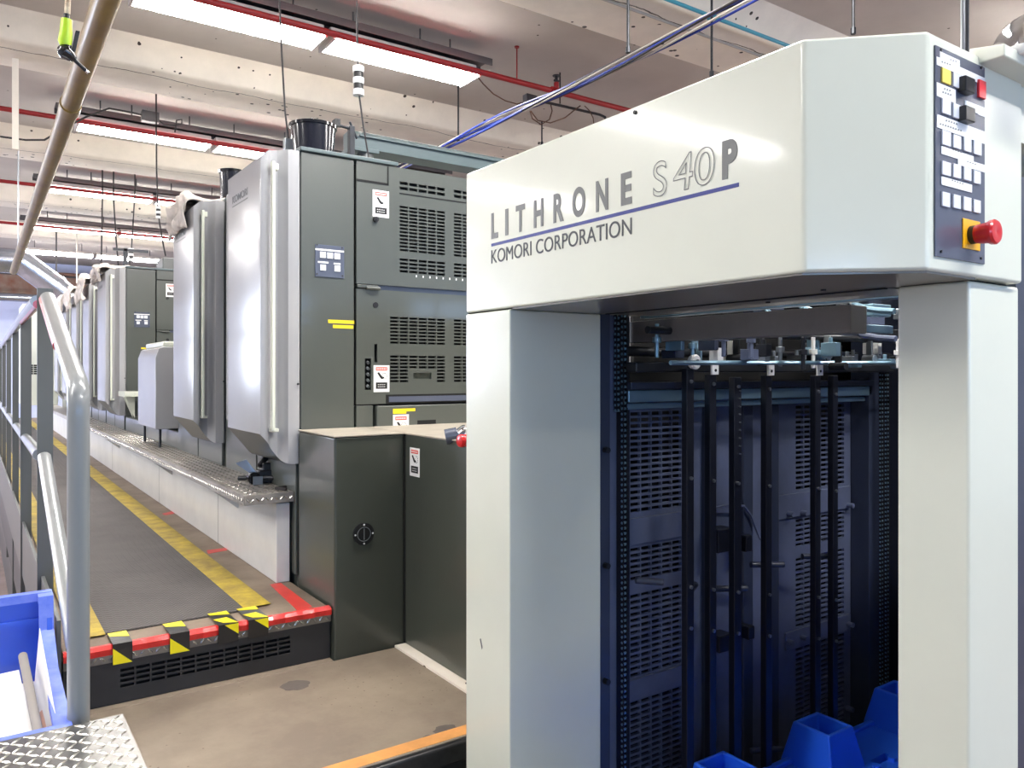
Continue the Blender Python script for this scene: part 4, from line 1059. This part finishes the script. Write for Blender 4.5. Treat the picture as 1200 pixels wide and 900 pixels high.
# side post and guide rails, chains
MB().box(1.335, 1.375, 1.53, 1.60, 0, HZ0).build('guide_rail', 'navy', G, bevel=.003)
MB().box(1.385, 1.425, 1.56, 1.60, 0, HZ0 + .1).build('guide_rail', 'navy2', G, bevel=.003)
MB().box(1.43, 1.49, 1.58, 1.60, 0, 1.95).build('guide_rail', 'rod', G)
MB().box(2.58, 2.66, 1.53, 1.60, 0, 1.95).build('guide_rail', 'navy', G, bevel=.003)
MB().box(2.66, 3.0, 1.58, 1.60, 0, 1.95).build('guide_rail', 'rod', G)
for z in (.5, .8, 1.1, 1.4): MB().cyl((1.355, 1.515, z), (1.355, 1.53, z), .008, n=8).build('bolt', 'iron', G)
def chain(cx, cy, z0, z1, name='lift_chain'):
    s = MB(); z = z0; i = 0; p_ = .0145
    while z < z1:
        s.mi = 0
        w_ = .0075 if i % 2 else .0055
        for sg in (-1, 1): s.box(cx + sg * w_ - .001, cx + sg * w_ + .001, cy - .005, cy + .005, z - .002, z + p_ + .002)
        s.mi = 1; s.cyl((cx - .009, cy, z), (cx + .009, cy, z), .0038, n=6)
        z += p_; i += 1
    return s.build(name, ['iron', 'bsteel'], G)
q_ = P(731.5, 600, y=1.54); chain(q_.x, 1.54, .2, 1.79)
q_ = P(722, 400, y=1.60); chain(1.418, 1.55, 1.5, 1.79)
q_ = P(1033, 600, y=1.50); chain(q_.x, 1.50, .2, 1.6)
chain(q_.x + .035, 1.50, .2, 1.6)
# vertical rods
for i, (u, vt, wpx) in enumerate(((806, 432, 11), (832.5, 439, 10.5), (861.5, 442, 12), (898, 440, 10), (955.5, 440, 9.5), (976, 440, 9))):
    q_ = P(u, vt, y=1.44); hw = wpx / 2 * (q_.x * math.sin(YAW) + 1.44 * math.cos(YAW)) / F * 1.1
    rd = MB().box(q_.x - hw, q_.x + hw, 1.43, 1.45, .15, q_.z).build('upright_bar', 'rod', G, bevel=.002)
    if i in (1, 3, 4):
        MB().box(q_.x - hw * .95, q_.x + hw * .95, 1.422, 1.428, q_.z, P(u, vt - 16, y=1.44).z).build('white_tab', 'white', rd)
        z_ = P(u, vt - 5, y=1.44).z; MB().cyl((q_.x, 1.4205, z_), (q_.x, 1.422, z_), .004, n=8).build('tab_hole', 'black', rd)
    if i == 0:
        z_ = P(u, 424, y=1.42).z
        MB().rings([((q_.x, 1.425, z_), .018), ((q_.x, 1.412, z_), .020), ((q_.x, 1.408, z_), .016), ((q_.x, 1.407, z_), .006)], 24).build('white_roller', 'white', rd)
        MB().cyl((q_.x, 1.404, z_), (q_.x, 1.408, z_), .006, n=12).build('axle', 'black', rd)
    for vv in (447, 687, 560, 735):
        z_ = P(u, vv + (i * 3), y=1.44).z
        MB().cyl((q_.x, 1.425, z_), (q_.x, 1.43, z_), .005, n=10).build('screw', 'steel', rd)
q_ = P(865, 500, y=1.43)
s = MB()
for k in range(9): s.cyl((q_.x + .004, 1.424, 1.55 - k * .022), (q_.x + .004, 1.4295, 1.55 - k * .022), .002, n=6)
s.build('hole_row', 'steel', G)
for u, v, l in ((815, 685, -.08), (835, 690, .1), (880, 662, .1), (940, 652, .1), (745, 680, .06), (880, 880, .1), (930, 855, .08)):
    q_ = P(u, v, y=1.5); MB().cyl((q_.x, 1.50, q_.z), (q_.x + l, 1.46, q_.z - .005), .009, n=10).build('stop_pin', 'navy', G)
# cable at panel
MB().tube([P(838, 595, y=1.57), P(852, 592, y=1.57), P(872, 593, y=1.57), P(880, 604, y=1.57), P(888, 625, y=1.57), P(891, 632, y=1.57)], .004, 6).build('cable', 'navy2', G)
for (u, v, ww, hh) in ((845, 632, .07, .07), (872, 636, .03, .05), (845, 752, .06, .05), (875, 740, .03, .04)):
    q_ = P(u, v, y=1.55); MB().box(q_.x - ww / 2, q_.x + ww / 2, 1.53, 1.58, q_.z - hh / 2, q_.z + hh / 2).build('latch_block', 'rod', G, bevel=.004)
# cross rails
zr1 = P(870, 455, y=1.55).z; zr0 = P(870, 466, y=1.55).z
MB().box(1.44, 2.60, 1.53, 1.56, zr0 - .004, zr1).box(1.44, 2.60, 1.545, 1.57, zr0 - .024, zr0 - .008).build('cross_rail', 'bsteel', G, bevel=.003)
MB().box(1.44, 2.60, 1.52, 1.56, 1.555, 1.575).build('cross_rail', 'navy', G, bevel=.003)
MB().box(1.40, 2.62, 1.46, 1.50, 1.602, 1.628).build('cross_rail', 'iron', G, bevel=.004)
MB().cyl((1.42, 1.36, 1.625), (2.8, 1.36, 1.635), .006, n=8).build('cross_rod', 'bsteel', G)
MB().cyl((1.42, 1.58, 1.66), (2.8, 1.58, 1.66), .014, n=10).build('cross_rod', 'iron', G)
MB().cyl((1.42, 1.44, 1.71), (2.8, 1.44, 1.71), .010, n=10).build('cross_rod', 'iron', G)
# long taupe beam
q0 = P(997, 357, x=1.50); q1 = P(737, 376, x=1.50)
MB().box(1.50, 1.56, q0.y, q1.y, P(997, 390, x=1.5).z, q0.z).build('cross_beam', 'beamgrey', G, bevel=.002)
# suction head machinery
random.seed(21)
mats_ = ['iron', 'navy2', 'steel', 'bsteel', 'rod', 'navy', 'steel', 'white', 'bsteel']
for k in range(52):
    x = 1.50 + k * .023 + random.uniform(-.01, .01); y = random.uniform(1.30, 1.56); z = random.uniform(1.615, 1.67)
    w1 = random.uniform(.012, .035); d1 = random.uniform(.01, .03); h1 = random.uniform(.012, .04)
    t_ = random.random(); s = MB()
    if t_ < .45: s.box(x - w1 / 2, x + w1 / 2, y - d1, y + d1, z, z + h1).cyl((x, y, z + h1), (x, y, z + h1 + .015), .006, n=10)
    elif t_ < .75: s.cyl((x, y - d1, z), (x, y + d1, z), h1 / 2, n=12).box(x - .004, x + .004, y - .01, y + .01, z, z + .06)
    else: s.cyl((x, y, z - .01), (x, y, z + .08), .006, n=8).cyl((x, y, z + .03), (x, y, z + .045), .012, n=10)
    s.build('suction_fitting', random.choice(mats_), G, bevel=.0015)
for k in range(26):
    x = 1.60 + k * .048; y = random.uniform(1.2, 1.6); z = random.uniform(1.70, 1.80); s = MB()
    w1 = random.uniform(.02, .06)
    s.box(x - w1, x + w1, y - .02, y + .02, z, z + random.uniform(.015, .05))
    s.build('air_valve', random.choice(['navy2', 'bsteel', 'iron', 'navy', 'cream' if k < 4 else 'steel']), G, bevel=.002)
for (pts, m) in (([(893, 352), (898, 362), (906, 372)], 'bsteel'), ([(932, 352), (940, 360), (952, 364)], 'bsteel'), ([(990, 348), (1003, 357), (1015, 362), (1032, 364), (1048, 365)], 'bsteel'), ([(1006, 350), (998, 356)], 'white'), ([(1008, 392), (1030, 396), (1050, 397)], 'navy2'), ([(820, 352), (840, 360), (870, 356)], 'navy2')):
    MB().tube([P(u, v, x=2.0) for u, v in pts], .008, 8).build('air_hose', m, G)
a = P(1010, 380, y=1.30); c = P(1043, 391, y=1.30)
MB().box(a.x, c.x, 1.29, 1.31, c.z, a.z).build('steel_bracket', 'bsteel', G, bevel=.002)
MB().box(1.50, 1.53, .75, 1.55, 1.748, 1.758).build('edge_angle', 'bsteel', G, bevel=.003)
q_ = P(945, 402, y=1.5); MB().rings([((q_.x, 1.5, 1.665), .03), ((q_.x, 1.47, 1.665), .03), ((q_.x, 1.468, 1.665), .018)], 20).build('pulley', 'iron', G)
# roof of the bay (partly open): rails only
MB().box(1.493, 3.0, 1.56, 1.72, 1.93, 1.95).build('roof_plate', 'ggd', G)

# blue pallet
ZD = .45
root = thing('pallet', (2.2, 1.1, .2), 'bright blue plastic pallet with hollow square feet in the dark bay', 'pallet')
px0, px1, py0, py1 = 1.52, 2.70, .76, 1.437
holes_d = []
s = MB()
# deck made from planks and slots: perforate on XZ sheet then turned flat
hl = []
for i in range(6):
    for j in range(4):
        hx = px0 + .10 + i * .19; hy = .82 + j * .15
        hl.append((hx, hx + .085, hy, hy + .028))
t_ = perf(px0, px1, py0, py1, 0, hl, .03)
vv = [(x, z, ZD - y) for x, y, z in t_.v]
s.add(vv, t_.f)
dk = s.build('deck', 'pallet', root)
s = MB()
for y in (py0, py1 - .02, 1.04, 1.2): s.box(px0, px1, y, y + .02, ZD, ZD + .014)
s.build('deck_rib', 'pallet', root, bevel=.004)
def foot(cx, cy):
    s = MB(); a, b2, h, t = .085, .060, .115, .011
    def ring(r, z, inn=0): return [(cx - r, cy - r, z), (cx + r, cy - r, z), (cx + r, cy + r, z), (cx - r, cy + r, z)]
    R_ = [ring(a, ZD), ring(b2, ZD + h), ring(b2 - t, ZD + h), ring(b2 - t - .004, ZD + h - .08)]
    vs = [p for r in R_ for p in r]; fs = []
    for k in range(3):
        for i in range(4): j = (i + 1) % 4; fs.append([k * 4 + i, k * 4 + j, (k + 1) * 4 + j, (k + 1) * 4 + i])
    fs.append([12, 13, 14, 15]); s.add(vs, fs)
    return s.build('foot', 'pallet', root, bevel=.006, seg=3)
for fx in (1.64, 2.07, 2.505):
    for fy in (.83, 1.372): foot(fx, fy)
for i in range(14):
    x = px0 + .07 + i * .082
    for y in (1.0, 1.26): MB().cyl((x, y, ZD), (x, y, ZD + .012), .012, n=10).build('anti_slip_stud', 'pallet', root)
# pile lift table under the pallet
root = thing('lift_table', (2.1, 1.1, 0), 'dark lifting table under the blue pallet', 'lift table')
MB().box(1.53, 2.75, .77, 1.42, .37, ZD - .03).build('table_top', 'rod', root, bevel=.004)
for x in (1.56, 2.66):
    for y in (.8, 1.34): MB().box(x, x + .05, y, y + .05, 0, .37).build('leg', 'rod', root)

# ================================================================== HANDRAIL
root = thing('guard_rail', (.2, 6, ZP), 'grey steel guard rail with flat posts and pale handrail along the walkway', 'guard rail')
RX = .197
# posts
py_ = []
p0 = P(52, 400, x=RX).y
ys = [p0]
def post(x, y, w, zt, zb):
    return MB().box(x - .006, x + .006, y - w / 2, y + w / 2, zb, zt).build('post', 'post', root, bevel=.002)
# posts are broad flat bars turned square to the aisle
def post2(u0, u1, y, vt, vb_=None):
    a = P(u0, 400, y=y); c = P(u1, 400, y=y); zt = P((u0 + u1) / 2, vt, y=y).z
    return MB().box(a.x, c.x, y, y + .012, .35, zt).build('post', 'post', root, bevel=.0015)
Yp = [2.93, 4.05, 5.15, 6.3, 7.6, 9.2]
for (u0, u1, vt), y in zip(((43.5, 62.5, 337.5), (24, 37, 366.5), (14.5, 22, 382), (7.5, 13, 393), (2.5, 7, 400.5), (-1.5, 2.3, 405)), Yp):
    post2(u0, u1, y, vt)
# rails: horizontal part beyond post 1 then sloping down towards the foot post
zt_r = 1.838; zm_r = 1.325
xr = lambda y: P(40, 400, y=y).x
top = [P(43, 353, y=2.94), P(25, 374, y=4.05), P(16, 387, y=5.15), P(9, 396, y=6.3), P(4, 403, y=7.6), P(-1, 408, y=9.2)]
MB().tube(top, .019, 14).build('top_rail', 'pipegrey', root)
MB().tube([q_ + Vector((.002, 0, -.010)) for q_ in top[:2]], .013, 12).build('red_underside', 'railred', root)
mid = [P(46, 533, y=2.94), P(30, 513, y=4.05), P(19, 499, y=5.15), P(10, 487, y=6.3), P(4.5, 479, y=7.6), P(-1, 472, y=9.2)]
MB().tube(mid, .019, 14).build('middle_rail', 'pipegrey', root)
PB = P(92, 800, y=1.965); PBx = PB.x
a = P(56, 350, y=2.90); bnd = P(92.5, 455, y=1.965)
d_ = (bnd - a).normalized()
pts = [a, a + d_ * .3, bnd - d_ * .05, bnd - d_ * .015 + Vector((0, 0, -.006)), Vector((PBx, 1.965, bnd.z - .03)), Vector((PBx, 1.965, bnd.z - .06)), Vector((PBx, 1.965, 0))]
arc = []
for k in range(7):
    f = k / 6; q1_ = (bnd - d_ * .05) * (1 - f) + bnd * f; q2_ = bnd * (1 - f) + Vector((PBx, 1.965, bnd.z - .05)) * f
    arc.append(q1_ * (1 - f) + q2_ * f)
MB().tube([a] + arc + [Vector((PBx, 1.965, bnd.z - .06)), Vector((PBx, 1.965, 0))], .0225, 24).build('sloped_rail', 'pipegrey', root)
MB().tube([a + Vector((-.010, 0, -.004)), a + (bnd - a) * .6 + Vector((-.010, 0, -.004))], .0155, 14).build('red_underside', 'railred', root)
a = P(52, 536, y=2.90); c = Vector((PBx - .004, 1.975, P(84, 760, y=1.975).z))
MB().tube([a, c], .0195, 16).build('sloped_middle_rail', 'pipegrey', root)
# kick plate
MB().box(.188, .198, 2.38, 9, ZP - .06, .945).build('kick_plate', 'post', root, bevel=.001)
MB().box(.1985, .214, 2.60, 9, .45, ZP - .06).build('kick_plate_bracket', 'iron', root)

# ================================================================== BLUE BIN
root = thing('waste_bin', (-.15, 2.2, 0), 'blue plastic bin holding waste paper at the lower left', 'bin')
bx0, bx1, by0, by1 = -.45, .180, 1.925, 2.455
s = MB()
# body: walls with dipped right side
t = .012
s.box(bx0, bx1, by0, by1, .22, .235)
s.box(bx0, bx1 - .002, by1 - t, by1, .22, 1.0)
s.box(bx0, bx1 - .002, by0, by0 + t, .22, .815)
for xx in (bx0, bx1 - t - .002):
    s.prism([(xx, by1, .22), (xx, by1, 1.0), (xx, by1 - .05, .995), (xx, by1 - .08, .90), (xx, by1 - .20, .84), (xx, by0, .815), (xx, by0, .22)], (t, 0, 0))
s.build('tub', 'bin', root)
s = MB()
side = [(by1 + .005, 1.012), (by1 - .05, 1.008), (by1 - .07, .925), (by1 - .20, .862), (by0, .838)]
for xx in (bx0 - .01, bx1 - .032):
    for (ya, za), (yb2, zb2) in zip(side, side[1:]):
        s.prism([(xx, ya, za), (xx, yb2, zb2), (xx, yb2, zb2 - .02), (xx, ya, za - .02)], (.034, 0, 0))
s.box(bx0, bx1, by1 - .02, by1 + .008, .99, 1.012); s.box(bx0, bx1, by0 - .004, by0 + .02, .818, .840)
s.build('rim', 'binrim', root)
s = MB().box(bx0 + .02, bx1 - .02, by1 - .02, by1 - .012, .93, .945); s.build('inner_ledge', 'bin', root)
for x in (-.35, .05):
    for y in (2.0, 2.36): MB().box(x, x + .07, y, y + .05, 0, .22).build('leg', 'bin', root)
def sheet(pts, m, label, group='loose papers in the blue bin', thick=.0012):
    s = MB(); a = [Vector(p) for p in pts]
    s.add(a, [tuple(range(len(a)))]); o = s.build('waste_paper', m, smooth=False)
    md = o.modifiers.new('t', 'SOLIDIFY'); md.thickness = thick; return tag(o, label, 'paper', group)
def pp(l, y0_, y1_):
    return None
# papers as real sheets leaning in the bin
sheet([(.145, 2.30, .955), (.152, 2.12, .885), (.157, 1.965, .83), (.13, 1.96, .45), (.10, 2.25, .45)], 'paper', 'white paper sheet leaning against right wall of blue bin')
sheet([(.02, 1.95, .80), (.115, 1.955, .80), (.10, 2.30, .86), (-.05, 2.31, .85)], 'paper', 'large white sheet on top of the papers in the blue bin')
s = MB().cyl((.107, 2.28, .90), (.122, 1.98, .815), .010, n=10); tag(s.build('paper_roll', 'paperd'), 'thin grey rolled paper between white sheets in the blue bin', 'paper roll')
sheet([(.10, 1.95, .79), (.14, 1.955, .81), (.135, 2.08, .83), (.118, 2.06, .82)], 'paperp', 'peach printed paper scrap at the near edge of the blue bin')
s = MB().box(-.43, .15, 1.95, 2.43, .235, .78); tag(s.build('paper_pile', 'paper'), 'pile of waste paper filling the blue bin below the loose sheets', 'paper pile')
